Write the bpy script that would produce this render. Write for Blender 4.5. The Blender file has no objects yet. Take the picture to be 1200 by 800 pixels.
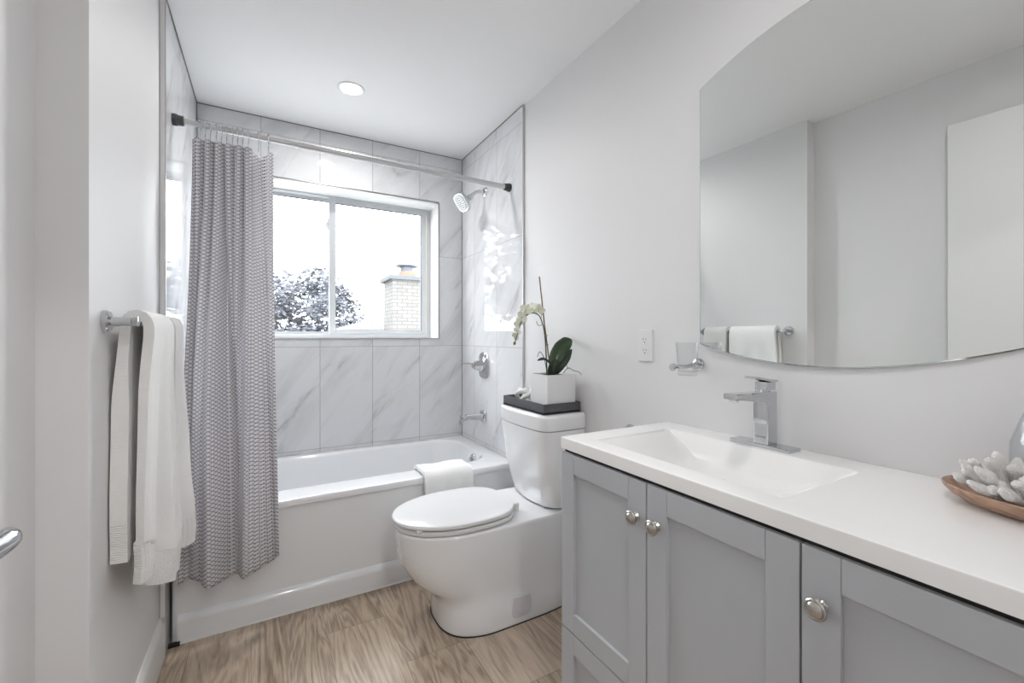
import bpy, bmesh, math, random
from math import sin, cos, pi, atan, atan2, radians, sqrt
from mathutils import Vector, Matrix, noise
random.seed(7)
scene = bpy.context.scene

# ------------------------------------------------------------------ camera
FPX = 508.5; YAW = atan(288 / FPX); CAMH = 1.17
cam_d = bpy.data.cameras.new('camera'); cam = bpy.data.objects.new('camera', cam_d)
scene.collection.objects.link(cam); scene.camera = cam
cam.location = (0, 0, CAMH); cam.rotation_euler = (pi / 2, 0, -YAW)
cam_d.sensor_fit = 'HORIZONTAL'; cam_d.sensor_width = 36
cam_d.lens = 36 * FPX / 1200; cam_d.shift_y = -5 / 1200
cam_d.clip_start = 0.01; cam_d.clip_end = 200

# ------------------------------------------------------------------ world, exposure
scene.view_settings.view_transform = 'Standard'
scene.view_settings.look = 'None'
scene.view_settings.gamma = 1
scene.view_settings.use_curve_mapping = False
scene.view_settings.exposure = 1.06
w = bpy.data.worlds.new('overcast_sky'); scene.world = w; w.use_nodes = True
bg = w.node_tree.nodes['Background']; bg.inputs[0].default_value = (0.93, 0.965, 1.0, 1); bg.inputs[1].default_value = 6.0
scene.cycles.use_denoising = True
scene.cycles.diffuse_bounces = 8; scene.cycles.max_bounces = 16; scene.cycles.transparent_max_bounces = 16
scene.cycles.sample_clamp_indirect = 6

# ------------------------------------------------------------------ window portal (sampling only) and ceiling lamps, two of them added fill, come with their fixtures
LAMP_W = (4.2, 2.3, 7.2)
LAMPS = [(.372, 2.30), (.48, .36), (.20, -.85)]

# ------------------------------------------------------------------ room numbers
ZC = 2.42
XW = 1.21; XT = 1.202; XLT = -.322; XLW = -.337; XLR = -.42
YB = 2.836; YT = 2.0; YN = 1.28; YF = -.26; YH = -1.45
C = scene.collection

# ------------------------------------------------------------------ materials
def new_mat(name):
    m = bpy.data.materials.new(name); m.use_nodes = True
    nt = m.node_tree; b = nt.nodes['Principled BSDF']
    return m, nt, b
def simple(name, col, rough=.5, metal=0.0, coat=0.0, spec=None, bump=0, bscale=200, bdist=.001, sheen=0):
    m, nt, b = new_mat(name)
    b.inputs['Base Color'].default_value = (*col, 1); b.inputs['Roughness'].default_value = rough
    b.inputs['Metallic'].default_value = metal; b.inputs['Coat Weight'].default_value = coat
    b.inputs['Coat Roughness'].default_value = .05
    if sheen: b.inputs['Sheen Weight'].default_value = sheen
    if spec is not None: b.inputs['Specular IOR Level'].default_value = spec
    # a faint natural variation so that no surface is one flat number
    geo = nt.nodes.new('ShaderNodeNewGeometry')
    n = nt.nodes.new('ShaderNodeTexNoise'); n.inputs['Scale'].default_value = bscale; n.inputs['Detail'].default_value = 3
    nt.links.new(geo.outputs['Position'], n.inputs['Vector'])
    if bump:
        bp = nt.nodes.new('ShaderNodeBump'); bp.inputs['Strength'].default_value = bump; bp.inputs['Distance'].default_value = bdist
        nt.links.new(n.outputs['Fac'], bp.inputs['Height']); nt.links.new(bp.outputs['Normal'], b.inputs['Normal'])
    else:
        mr = nt.nodes.new('ShaderNodeMapRange'); mr.inputs['To Min'].default_value = max(0, rough - .02); mr.inputs['To Max'].default_value = rough + .02
        nt.links.new(n.outputs['Fac'], mr.inputs['Value']); nt.links.new(mr.outputs['Result'], b.inputs['Roughness'])
    return m
M = {}
M['paint'] = simple('white_wall_paint', (.737, .733, .737), .55, bump=.08, bscale=350, bdist=.0004)
M['ceil'] = simple('ceiling_paint', (.84, .84, .845), .8, bump=.05, bscale=300, bdist=.0004)
M['trim'] = simple('white_trim_paint', (.78, .78, .775), .35)
M['porcelain'] = simple('white_porcelain', (.80, .805, .815), .06, coat=.6, bscale=20)
M['acrylic'] = simple('white_tub_acrylic', (.78, .79, .805), .10, coat=.4, bscale=20)
M['seat'] = simple('white_seat_plastic', (.73, .73, .735), .16, bscale=20)
M['counter'] = simple('white_cultured_marble', (.85, .845, .835), .2, coat=.2, bscale=20)
M['cab'] = simple('grey_cabinet_paint', (.44, .455, .48), .38, bump=.03, bscale=300, bdist=.0003)
M['dark'] = simple('dark_gap', (.012, .012, .013), .6)
M['chrome'] = simple('polished_chrome', (.60, .61, .63), .05, 1.0, bscale=10)
M['nickel'] = simple('brushed_nickel', (.46, .435, .41), .28, 1.0, bscale=500)
M['alu'] = simple('satin_aluminium', (.42, .42, .43), .3, 1.0, bscale=300)
M['rod'] = simple('satin_white_rod', (.60, .60, .61), .25, .5)
M['rubber'] = simple('dark_grey_rubber', (.07, .07, .075), .6)
M['vinyl'] = simple('white_window_vinyl', (.56, .58, .60), .3)
M['vinyl_cream'] = simple('cream_vinyl', (.62, .58, .45), .4)
M['gasket'] = simple('black_gasket', (.05, .06, .08), .5)
M['plastic'] = simple('white_plastic', (.76, .76, .76), .3)
M['slot'] = simple('outlet_slot', (.10, .09, .08), .6)
M['tray'] = simple('dark_grey_hammered_tray', (.075, .078, .085), .42, bump=.5, bscale=170, bdist=.002)
M['pot'] = simple('matte_white_ceramic', (.74, .74, .74), .5, bump=.05, bscale=400, bdist=.0004)
M['soil'] = simple('dark_moss', (.06, .055, .04), .9, bump=1, bscale=150, bdist=.004)
M['leaf'] = simple('orchid_leaf', (.018, .05, .012), .3, coat=.2, bscale=60)
M['leafdark'] = simple('orchid_leaf_dark', (.012, .028, .010), .35, bscale=60)
M['stem'] = simple('orchid_stem', (.055, .075, .03), .5)
M['root'] = simple('aerial_root', (.07, .065, .05), .7)
M['cane'] = simple('bamboo_stake', (.18, .085, .04), .5, bump=.3, bscale=120)
M['canelight'] = simple('bamboo_node', (.45, .33, .20), .5)
M['petal'] = simple('orchid_petal', (.83, .85, .74), .5, sheen=.3)
M['lip'] = simple('orchid_lip', (.72, .70, .25), .5)
M['bud'] = simple('orchid_bud', (.18, .22, .08), .5)
M['knot'] = simple('white_carved_knot', (.76, .76, .75), .6, bump=.4, bscale=150, bdist=.002)
M['coral'] = simple('bleached_coral', (.76, .74, .72), .8, bump=1.0, bscale=420, bdist=.003)
M['tub_gap'] = simple('black_tub_gap', (.01, .01, .01), .7)
M['caulk'] = simple('white_caulk', (.8, .79, .77), .4)

def glass_mat(name, tint=(1, 1, 1), refl_rough=0.0, ior=1.5):
    m = bpy.data.materials.new(name); m.use_nodes = True; nt = m.node_tree; nt.nodes.clear()
    o = nt.nodes.new('ShaderNodeOutputMaterial'); mx = nt.nodes.new('ShaderNodeMixShader')
    t = nt.nodes.new('ShaderNodeBsdfTransparent'); g = nt.nodes.new('ShaderNodeBsdfGlossy'); lw = nt.nodes.new('ShaderNodeLayerWeight'); lw.inputs['Blend'].default_value = .5
    pw = nt.nodes.new('ShaderNodeMath'); pw.operation = 'POWER'; pw.inputs[1].default_value = 4.5; nt.links.new(lw.outputs['Facing'], pw.inputs[0])
    f = nt.nodes.new('ShaderNodeMath'); f.operation = 'MULTIPLY_ADD'; f.inputs[1].default_value = .85; f.inputs[2].default_value = ((ior - 1) / (ior + 1)) ** 2; nt.links.new(pw.outputs[0], f.inputs[0])
    t.inputs[0].default_value = (*tint, 1); g.inputs['Roughness'].default_value = refl_rough
    nt.links.new(f.outputs[0], mx.inputs[0]); nt.links.new(t.outputs[0], mx.inputs[1]); nt.links.new(g.outputs[0], mx.inputs[2])
    nt.links.new(mx.outputs[0], o.inputs[0]); return m
M['pane'] = glass_mat('window_glass', (.97, .98, .98), ior=1.3)
M['tumbler'] = glass_mat('clear_tumbler_glass', (.955, .96, .96), ior=1.45)
M['vase'] = glass_mat('pale_vase_glass', (.95, .96, .97), ior=1.5)
m, nt, b = new_mat('mirror_silver'); M['mirror'] = m
b.inputs['Base Color'].default_value = (.90, .925, .91, 1); b.inputs['Metallic'].default_value = 1; b.inputs['Roughness'].default_value = .0
M['mirroredge'] = simple('mirror_glass_edge', (.50, .55, .54), .1, .8)
m, nt, b = new_mat('lamp_lens'); M['lens'] = m
b.inputs['Base Color'].default_value = (.9, .9, .88, 1); b.inputs['Emission Color'].default_value = (1, .97, .92, 1); b.inputs['Emission Strength'].default_value = 7

# marble tile, laid out in metres in the room
def tile_mat(name, axis, u0, du, seedv, flip=1):
    m, nt, b = new_mat(name); N = nt.nodes; L = nt.links
    geo = N.new('ShaderNodeNewGeometry'); sep = N.new('ShaderNodeSeparateXYZ'); L.new(geo.outputs['Position'], sep.inputs[0])
    U = sep.outputs[axis]; Z = sep.outputs['Z']
    def math_(op, a, c=None, d=None):
        n = N.new('ShaderNodeMath'); n.operation = op
        for i, v in enumerate((a, c, d)):
            if v is None: continue
            if isinstance(v, (int, float)): n.inputs[i].default_value = v
            else: L.new(v, n.inputs[i])
        return n.outputs[0]
    un = math_('DIVIDE', math_('SUBTRACT', U, u0), du); zn = math_('DIVIDE', math_('SUBTRACT', Z, 1.112 - .61 * 4), .61)
    ui = math_('FLOOR', un); zi = math_('FLOOR', zn)
    def near(fr, size, wdt):
        f = math_('FRACT', fr); e = math_('MINIMUM', f, math_('SUBTRACT', 1.0, f)); return math_('LESS_THAN', math_('MULTIPLY', e, size), wdt)
    gr = math_('MAXIMUM', near(un, du, .0011), near(zn, .61, .0009))
    # veins: each tile is cut from another piece of stone
    comb = N.new('ShaderNodeCombineXYZ')
    L.new(math_('ADD', math_('MULTIPLY', U, flip), math_('MULTIPLY', ui, 3.17)), comb.inputs[0])
    L.new(math_('ADD', Z, math_('MULTIPLY', zi, 5.3)), comb.inputs[1]); comb.inputs[2].default_value = seedv
    rot = N.new('ShaderNodeMapping'); rot.inputs['Rotation'].default_value = (0, 0, radians(28)); rot.inputs['Scale'].default_value = (1.0, .28, 1)
    vr = N.new('ShaderNodeVectorRotate'); vr.rotation_type = 'Z_AXIS'; vr.inputs['Angle'].default_value = radians(38)
    L.new(comb.outputs[0], vr.inputs[0])
    sc = N.new('ShaderNodeMapping'); sc.inputs['Scale'].default_value = (1.0, .22, 1); L.new(vr.outputs[0], sc.inputs['Vector'])
    n1 = N.new('ShaderNodeTexNoise'); n1.inputs['Scale'].default_value = 7; n1.inputs['Detail'].default_value = 7; n1.inputs['Roughness'].default_value = .62; n1.inputs['Distortion'].default_value = .6
    L.new(sc.outputs[0], n1.inputs['Vector'])
    n2 = N.new('ShaderNodeTexNoise'); n2.inputs['Scale'].default_value = 3.1; n2.inputs['Detail'].default_value = 8; n2.inputs['Distortion'].default_value = .9
    L.new(sc.outputs[0], n2.inputs['Vector'])
    v = math_('ABSOLUTE', math_('SUBTRACT', n2.outputs['Fac'], .5))
    vr1 = N.new('ShaderNodeMapRange'); L.new(v, vr1.inputs['Value']); vr1.inputs['From Min'].default_value = 0; vr1.inputs['From Max'].default_value = .018; vr1.inputs['To Min'].default_value = 1; vr1.inputs['To Max'].default_value = 0
    cl = N.new('ShaderNodeMapRange'); L.new(n1.outputs['Fac'], cl.inputs['Value']); cl.inputs['From Min'].default_value = .48; cl.inputs['From Max'].default_value = .72
    amt = math_('MINIMUM', math_('ADD', math_('MULTIPLY', vr1.outputs[0], math_('MULTIPLY', cl.outputs[0], 1.1)), math_('MULTIPLY', cl.outputs[0], .62)), 1.0)
    mix = N.new('ShaderNodeMix'); mix.data_type = 'RGBA'; L.new(amt, mix.inputs['Factor'])
    mix.inputs['A'].default_value = (.67, .675, .69, 1); mix.inputs['B'].default_value = (.47, .475, .49, 1)
    mg = N.new('ShaderNodeMix'); mg.data_type = 'RGBA'; L.new(gr, mg.inputs['Factor']); L.new(mix.outputs['Result'], mg.inputs['A']); mg.inputs['B'].default_value = (.20, .20, .20, 1)
    L.new(mg.outputs['Result'], b.inputs['Base Color'])
    L.new(math_('ADD', math_('MULTIPLY', gr, .5), .035), b.inputs['Roughness']); b.inputs['Specular IOR Level'].default_value = .32
    bp = N.new('ShaderNodeBump'); bp.invert = True; bp.inputs['Strength'].default_value = .3; bp.inputs['Distance'].default_value = .001
    L.new(gr, bp.inputs['Height']); L.new(bp.outputs['Normal'], b.inputs['Normal'])
    return m
M['tile_back'] = tile_mat('marble_tile_back', 'X', 1.202 - .307 * 8, .307, 1.7)
M['tile_right'] = tile_mat('marble_tile_right', 'Y', 2.628 - .319 * 8, .319, 7.3, -1)
M['tile_left'] = tile_mat('marble_tile_left', 'Y', 2.628 - .319 * 8, .319, 4.1)

# wood planks running along y
m, nt, b = new_mat('wood_plank_floor'); M['floor'] = m
N = nt.nodes; L = nt.links
def mth(nt, op, a, c=None):
    n = nt.nodes.new('ShaderNodeMath'); n.operation = op
    for i, v in enumerate((a, c)):
        if v is None: continue
        if isinstance(v, (int, float)): n.inputs[i].default_value = v
        else: nt.links.new(v, n.inputs[i])
    return n.outputs[0]
geo = N.new('ShaderNodeNewGeometry'); sep = N.new('ShaderNodeSeparateXYZ'); L.new(geo.outputs['Position'], sep.inputs[0])
PW = .23
un = mth(nt, 'DIVIDE', mth(nt, 'ADD', sep.outputs['X'], -.439 + PW * 20), PW); ui = mth(nt, 'FLOOR', un); uf = mth(nt, 'FRACT', un)
wn = N.new('ShaderNodeTexWhiteNoise'); wn.noise_dimensions = '1D'; L.new(ui, wn.inputs['W'])
# the board right of the toilet's foot ends at y = 1.55, the next at y = 1.25
off = mth(nt, 'MULTIPLY', mth(nt, 'SUBTRACT', ui, 20), -.30)
vn = mth(nt, 'DIVIDE', mth(nt, 'SUBTRACT', sep.outputs['Y'], mth(nt, 'ADD', off, 1.548 - 1.22 * 6)), 1.22)
vi = mth(nt, 'FLOOR', vn); vf = mth(nt, 'FRACT', vn)
eu = mth(nt, 'MULTIPLY', mth(nt, 'MINIMUM', uf, mth(nt, 'SUBTRACT', 1.0, uf)), PW)
ev = mth(nt, 'MULTIPLY', mth(nt, 'MINIMUM', vf, mth(nt, 'SUBTRACT', 1.0, vf)), 1.22)
seam = mth(nt, 'LESS_THAN', mth(nt, 'MINIMUM', eu, ev), .0008)
wn2 = N.new('ShaderNodeTexWhiteNoise'); wn2.noise_dimensions = '2D'; cx = N.new('ShaderNodeCombineXYZ'); L.new(ui, cx.inputs[0]); L.new(vi, cx.inputs[1]); L.new(cx.outputs[0], wn2.inputs['Vector'])
cmb = N.new('ShaderNodeCombineXYZ')
L.new(mth(nt, 'ADD', sep.outputs['X'], mth(nt, 'MULTIPLY', wn2.outputs['Value'], 13)), cmb.inputs[0])
L.new(mth(nt, 'MULTIPLY', mth(nt, 'ADD', sep.outputs['Y'], mth(nt, 'MULTIPLY', wn2.outputs['Value'], 9)), .14), cmb.inputs[1])
g1 = N.new('ShaderNodeTexNoise'); g1.inputs['Scale'].default_value = 9; g1.inputs['Detail'].default_value = 3; g1.inputs['Distortion'].default_value = .8; L.new(cmb.outputs[0], g1.inputs['Vector'])
rings = mth(nt, 'FRACT', mth(nt, 'MULTIPLY', g1.outputs['Fac'], 10))
rr = N.new('ShaderNodeMapRange'); rr.interpolation_type = 'SMOOTHSTEP'; L.new(mth(nt, 'ABSOLUTE', mth(nt, 'SUBTRACT', rings, .5)), rr.inputs['Value']); rr.inputs['From Min'].default_value = 0; rr.inputs['From Max'].default_value = .5
g2 = N.new('ShaderNodeTexNoise'); g2.inputs['Scale'].default_value = 120; g2.inputs['Detail'].default_value = 4; g2.inputs['Roughness'].default_value = .7
cm2 = N.new('ShaderNodeCombineXYZ'); L.new(sep.outputs['X'], cm2.inputs[0]); L.new(mth(nt, 'MULTIPLY', sep.outputs['Y'], .06), cm2.inputs[1]); L.new(cm2.outputs[0], g2.inputs['Vector'])
g3 = N.new('ShaderNodeTexNoise'); g3.inputs['Scale'].default_value = 5; g3.inputs['Detail'].default_value = 3; L.new(cmb.outputs[0], g3.inputs['Vector'])
tot = mth(nt, 'ADD', mth(nt, 'ADD', mth(nt, 'MULTIPLY', rr.outputs[0], .28), mth(nt, 'MULTIPLY', g2.outputs['Fac'], .85)), mth(nt, 'ADD', mth(nt, 'MULTIPLY', wn2.outputs['Value'], .22), mth(nt, 'MULTIPLY', g3.outputs['Fac'], .6)))
cr = N.new('ShaderNodeValToRGB'); L.new(mth(nt, 'MULTIPLY', mth(nt, 'SUBTRACT', tot, .45), .95), cr.inputs[0])
cr.color_ramp.elements[0].position = .08; cr.color_ramp.elements[0].color = (.15, .108, .078, 1)
cr.color_ramp.elements[1].position = .95; cr.color_ramp.elements[1].color = (.62, .53, .43, 1)
e = cr.color_ramp.elements.new(.5); e.color = (.44, .345, .26, 1)
mg = N.new('ShaderNodeMix'); mg.data_type = 'RGBA'; L.new(seam, mg.inputs['Factor']); L.new(cr.outputs[0], mg.inputs['A']); mg.inputs['B'].default_value = (.17, .13, .10, 1)
L.new(mg.outputs['Result'], b.inputs['Base Color']); b.inputs['Roughness'].default_value = .38
bp = N.new('ShaderNodeBump'); bp.inputs['Strength'].default_value = .25; bp.inputs['Distance'].default_value = .001; L.new(tot, bp.inputs['Height']); L.new(bp.outputs['Normal'], b.inputs['Normal'])

# woven shower curtain: rows of small interlocking eyes, in cloth metres (uv)
def curtain_material():
    m = bpy.data.materials.new('woven_eye_pattern_curtain'); m.use_nodes = True; nt = m.node_tree; N = nt.nodes; L = nt.links; b = N['Principled BSDF']
    uv = N.new('ShaderNodeUVMap'); sp = N.new('ShaderNodeSeparateXYZ'); L.new(uv.outputs[0], sp.inputs[0])
    pu, pv = .027, .0150
    s = mth(nt, 'MULTIPLY', mth(nt, 'SINE', mth(nt, 'MULTIPLY', sp.outputs[0], 2 * pi / pu)), .25)
    def line(sign, sh):
        f = mth(nt, 'FRACT', mth(nt, 'ADD', mth(nt, 'ADD', mth(nt, 'DIVIDE', sp.outputs[1], pv), mth(nt, 'MULTIPLY', s, sign)), sh))
        return mth(nt, 'LESS_THAN', mth(nt, 'ABSOLUTE', mth(nt, 'SUBTRACT', f, .5)), .095)
    ln = mth(nt, 'MAXIMUM', line(1, 0), line(-1, .5))
    # yarn breaks along the lines
    br = mth(nt, 'GREATER_THAN', mth(nt, 'SINE', mth(nt, 'MULTIPLY', sp.outputs[0], 2 * pi / .005)), -.55)
    ln = mth(nt, 'MULTIPLY', ln, br)
    hem = mth(nt, 'LESS_THAN', mth(nt, 'ABSOLUTE', mth(nt, 'SUBTRACT', sp.outputs[1], .075)), .0016)
    mx = N.new('ShaderNodeMix'); mx.data_type = 'RGBA'; L.new(ln, mx.inputs['Factor']); mx.inputs['A'].default_value = (.86, .845, .86, 1); mx.inputs['B'].default_value = (.05, .05, .08, 1)
    mh = N.new('ShaderNodeMix'); mh.data_type = 'RGBA'; L.new(hem, mh.inputs['Factor']); L.new(mx.outputs['Result'], mh.inputs['A']); mh.inputs['B'].default_value = (.75, .74, .73, 1)
    L.new(mh.outputs['Result'], b.inputs['Base Color']); b.inputs['Roughness'].default_value = .85
    bp = N.new('ShaderNodeBump'); bp.inputs['Strength'].default_value = .4; bp.inputs['Distance'].default_value = .001; L.new(ln, bp.inputs['Height']); L.new(bp.outputs['Normal'], b.inputs['Normal'])
    tr = N.new('ShaderNodeBsdfTranslucent'); L.new(mh.outputs['Result'], tr.inputs[0])
    ms = N.new('ShaderNodeMixShader'); ms.inputs[0].default_value = .42; L.new(b.outputs[0], ms.inputs[1]); L.new(tr.outputs[0], ms.inputs[2])
    L.new(ms.outputs[0], N['Material Output'].inputs[0]); return m
M['curtain'] = curtain_material()

# terry towel: soft pile, a smooth stripe and a diamond-woven border measured up from the hem (uv)
def towel_material():
    m, nt, b = new_mat('white_terry_towel'); N = nt.nodes; L = nt.links
    uv = N.new('ShaderNodeUVMap'); sp = N.new('ShaderNodeSeparateXYZ'); L.new(uv.outputs[0], sp.inputs[0])
    b.inputs['Base Color'].default_value = (.86, .86, .85, 1); b.inputs['Roughness'].default_value = .95; b.inputs['Sheen Weight'].default_value = .3
    n = N.new('ShaderNodeTexNoise'); n.inputs['Scale'].default_value = 420; n.inputs['Detail'].default_value = 2; L.new(uv.outputs[0], n.inputs['Vector'])
    k = 2 * pi / .011
    d = mth(nt, 'MULTIPLY', mth(nt, 'SINE', mth(nt, 'MULTIPLY', mth(nt, 'ADD', sp.outputs[0], sp.outputs[1]), k)), mth(nt, 'SINE', mth(nt, 'MULTIPLY', mth(nt, 'SUBTRACT', sp.outputs[0], sp.outputs[1]), k)))
    band = mth(nt, 'LESS_THAN', sp.outputs[1], .095)
    h = mth(nt, 'ADD', mth(nt, 'MULTIPLY', band, mth(nt, 'MULTIPLY', d, 1.0)), mth(nt, 'MULTIPLY', mth(nt, 'SUBTRACT', 1.0, band), n.outputs['Fac']))
    bp = N.new('ShaderNodeBump'); bp.inputs['Strength'].default_value = .7; bp.inputs['Distance'].default_value = .0022; L.new(h, bp.inputs['Height']); L.new(bp.outputs['Normal'], b.inputs['Normal'])
    return m
M['towel'] = towel_material()

def wood_bowl():
    m, nt, b = new_mat('acacia_wood'); N = nt.nodes; L = nt.links
    geo = N.new('ShaderNodeNewGeometry'); mp = N.new('ShaderNodeMapping'); mp.inputs['Scale'].default_value = (60, 8, 60); L.new(geo.outputs['Position'], mp.inputs[0])
    n = N.new('ShaderNodeTexNoise'); n.inputs['Scale'].default_value = 1.2; n.inputs['Detail'].default_value = 5; n.inputs['Distortion'].default_value = 1; L.new(mp.outputs[0], n.inputs['Vector'])
    r = N.new('ShaderNodeValToRGB'); L.new(n.outputs['Fac'], r.inputs[0])
    r.color_ramp.elements[0].position = .3; r.color_ramp.elements[0].color = (.24, .13, .08, 1)
    r.color_ramp.elements[1].position = .7; r.color_ramp.elements[1].color = (.52, .34, .235, 1)
    L.new(r.outputs[0], b.inputs['Base Color']); b.inputs['Roughness'].default_value = .4; return m
M['wood'] = wood_bowl()

def brick_mat():
    m, nt, b = new_mat('pale_painted_brick'); N = nt.nodes; L = nt.links
    geo = N.new('ShaderNodeNewGeometry'); sp = N.new('ShaderNodeSeparateXYZ'); L.new(geo.outputs['Position'], sp.inputs[0])
    cb = N.new('ShaderNodeCombineXYZ'); L.new(mth(nt, 'ADD', sp.outputs[0], sp.outputs[1]), cb.inputs[0]); L.new(sp.outputs[2], cb.inputs[1])
    br = N.new('ShaderNodeTexBrick'); br.inputs['Scale'].default_value = 1; br.inputs['Brick Width'].default_value = .21; br.inputs['Row Height'].default_value = .075; br.inputs['Mortar Size'].default_value = .008
    br.inputs['Color1'].default_value = (.115, .108, .10, 1); br.inputs['Color2'].default_value = (.09, .085, .08, 1); br.inputs['Mortar'].default_value = (.055, .053, .05, 1)
    L.new(cb.outputs[0], br.inputs['Vector']); L.new(br.outputs[0], b.inputs['Base Color']); b.inputs['Roughness'].default_value = .9; return m
M['brick'] = brick_mat()
def shingle_mat():
    m, nt, b = new_mat('grey_roof_shingles'); N = nt.nodes; L = nt.links
    geo = N.new('ShaderNodeNewGeometry'); sp = N.new('ShaderNodeSeparateXYZ'); L.new(geo.outputs['Position'], sp.inputs[0])
    cb = N.new('ShaderNodeCombineXYZ'); L.new(sp.outputs[1], cb.inputs[0]); L.new(mth(nt, 'MULTIPLY', sp.outputs[0], 1.0), cb.inputs[1])
    br = N.new('ShaderNodeTexBrick'); br.inputs['Scale'].default_value = 1; br.inputs['Brick Width'].default_value = .3; br.inputs['Row Height'].default_value = .14; br.inputs['Mortar Size'].default_value = .012
    br.inputs['Color1'].default_value = (.14, .14, .145, 1); br.inputs['Color2'].default_value = (.10, .10, .105, 1); br.inputs['Mortar'].default_value = (.04, .04, .04, 1)
    L.new(cb.outputs[0], br.inputs['Vector']); L.new(br.outputs[0], b.inputs['Base Color']); b.inputs['Roughness'].default_value = .9; return m
M['shingle'] = shingle_mat()
M['terracotta'] = simple('terracotta', (.22, .095, .065), .8)
M['cement'] = simple('cement_cap', (.06, .065, .07), .9, bump=.4, bscale=20, bdist=.01)
M['steel'] = simple('galvanised_cap', (.07, .075, .09), .5, .5)
M['siding'] = simple('pale_siding', (.15, .15, .145), .8)
M['bounce_ground'] = simple('pale_bounce_ground', (.30, .30, .295), .95, bump=.5, bscale=20, bdist=.02)  # unseen ground, made pale to bounce daylight up to the ceiling
M['bark'] = simple('tree_bark', (.05, .045, .045), .9, bump=.8, bscale=15, bdist=.01)
def tree_leaf():
    m, nt, b = new_mat('plum_tree_leaf'); N = nt.nodes; L = nt.links
    geo = N.new('ShaderNodeNewGeometry'); r = N.new('ShaderNodeValToRGB'); L.new(geo.outputs['Random Per Island'], r.inputs[0])
    r.color_ramp.elements[0].color = (.022, .024, .032, 1); r.color_ramp.elements[1].color = (.13, .135, .155, 1)
    L.new(r.outputs[0], b.inputs['Base Color']); b.inputs['Roughness'].default_value = .6; return m
M['treeleaf'] = tree_leaf()

# ------------------------------------------------------------------ mesh helpers (all shapes given in room metres)
def BM(): return bmesh.new()
def box(bm, x0, x1, y0, y1, z0, z1, bev=0, seg=2):
    vs = [bm.verts.new((x, y, z)) for x in (x0, x1) for y in (y0, y1) for z in (z0, z1)]
    q = [(0, 1, 3, 2), (4, 6, 7, 5), (0, 4, 5, 1), (2, 3, 7, 6), (0, 2, 6, 4), (1, 5, 7, 3)]
    fs = [bm.faces.new([vs[i] for i in f]) for f in q]
    if bev:
        es = list({e for f in fs for e in f.edges})
        bmesh.ops.bevel(bm, geom=es, offset=bev, segments=seg, profile=.5, affect='EDGES')
def loft(bm, rings, cap0=True, cap1=True, closed=True):
    R = [[bm.verts.new(p) for p in r] for r in rings]
    n = len(R[0])
    for a, c in zip(R, R[1:]):
        for i in range(n if closed else n - 1):
            j = (i + 1) % n
            bm.faces.new((a[i], a[j], c[j], c[i]))
    if cap0: bm.faces.new(list(reversed(R[0])))
    if cap1: bm.faces.new(R[-1])
    return R
def frame_of(t):
    t = Vector(t).normalized(); up = Vector((0, 0, 1)) if abs(t.z) < .95 else Vector((1, 0, 0))
    a = t.cross(up).normalized(); return a, a.cross(t).normalized()
def tube(bm, pts, r, n=12, caps=True, squash=1.0):
    pts = [Vector(p) for p in pts]; rs = r if isinstance(r, (list, tuple)) else [r] * len(pts)
    rings = []; a = None
    for i, p in enumerate(pts):
        t = (pts[min(i + 1, len(pts) - 1)] - pts[max(i - 1, 0)]).normalized()
        if a is None: a, b_ = frame_of(t)
        else:
            a = (a - t * a.dot(t)).normalized(); b_ = t.cross(a).normalized()
        if b_ is None: b_ = t.cross(a)
        rings.append([p + a * (cos(2 * pi * k / n) * rs[i]) + t.cross(a) * (sin(2 * pi * k / n) * rs[i] * squash) for k in range(n)])
    loft(bm, rings, caps, caps)
def lathe(bm, prof, c, axis=(0, 0, 1), n=32, caps=True):
    axis = Vector(axis).normalized(); a, b_ = frame_of(axis); c = Vector(c)
    rings = [[c + axis * h + a * (cos(2 * pi * k / n) * r) + b_ * (sin(2 * pi * k / n) * r) for k in range(n)] for r, h in prof]
    loft(bm, rings, caps, caps)
def rrect(cx, cy, hx, hy, rad, z, n=6):
    pts = []
    for (sx, sy, a0) in ((1, 1, 0), (-1, 1, pi / 2), (-1, -1, pi), (1, -1, 3 * pi / 2)):
        for k in range(n + 1):
            a = a0 + k * pi / 2 / n
            pts.append((cx + sx * (hx - rad) + cos(a) * rad, cy + sy * (hy - rad) + sin(a) * rad, z))
    return pts
def smooth_path(pts, k=6):
    out = []; P_ = [Vector(p) for p in pts]
    for i in range(len(P_) - 1):
        p0 = P_[max(i - 1, 0)]; p1 = P_[i]; p2 = P_[i + 1]; p3 = P_[min(i + 2, len(P_) - 1)]
        for j in range(k):
            t = j / k
            out.append(.5 * ((2 * p1) + (p2 - p0) * t + (2 * p0 - 5 * p1 + 4 * p2 - p3) * t * t + (3 * p1 - p0 - 3 * p2 + p3) * t ** 3))
    out.append(P_[-1]); return out
def lerp(a, c, t): return a + (c - a) * t
def sstep(t): t = max(0, min(1, t)); return t * t * (3 - 2 * t)

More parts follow.
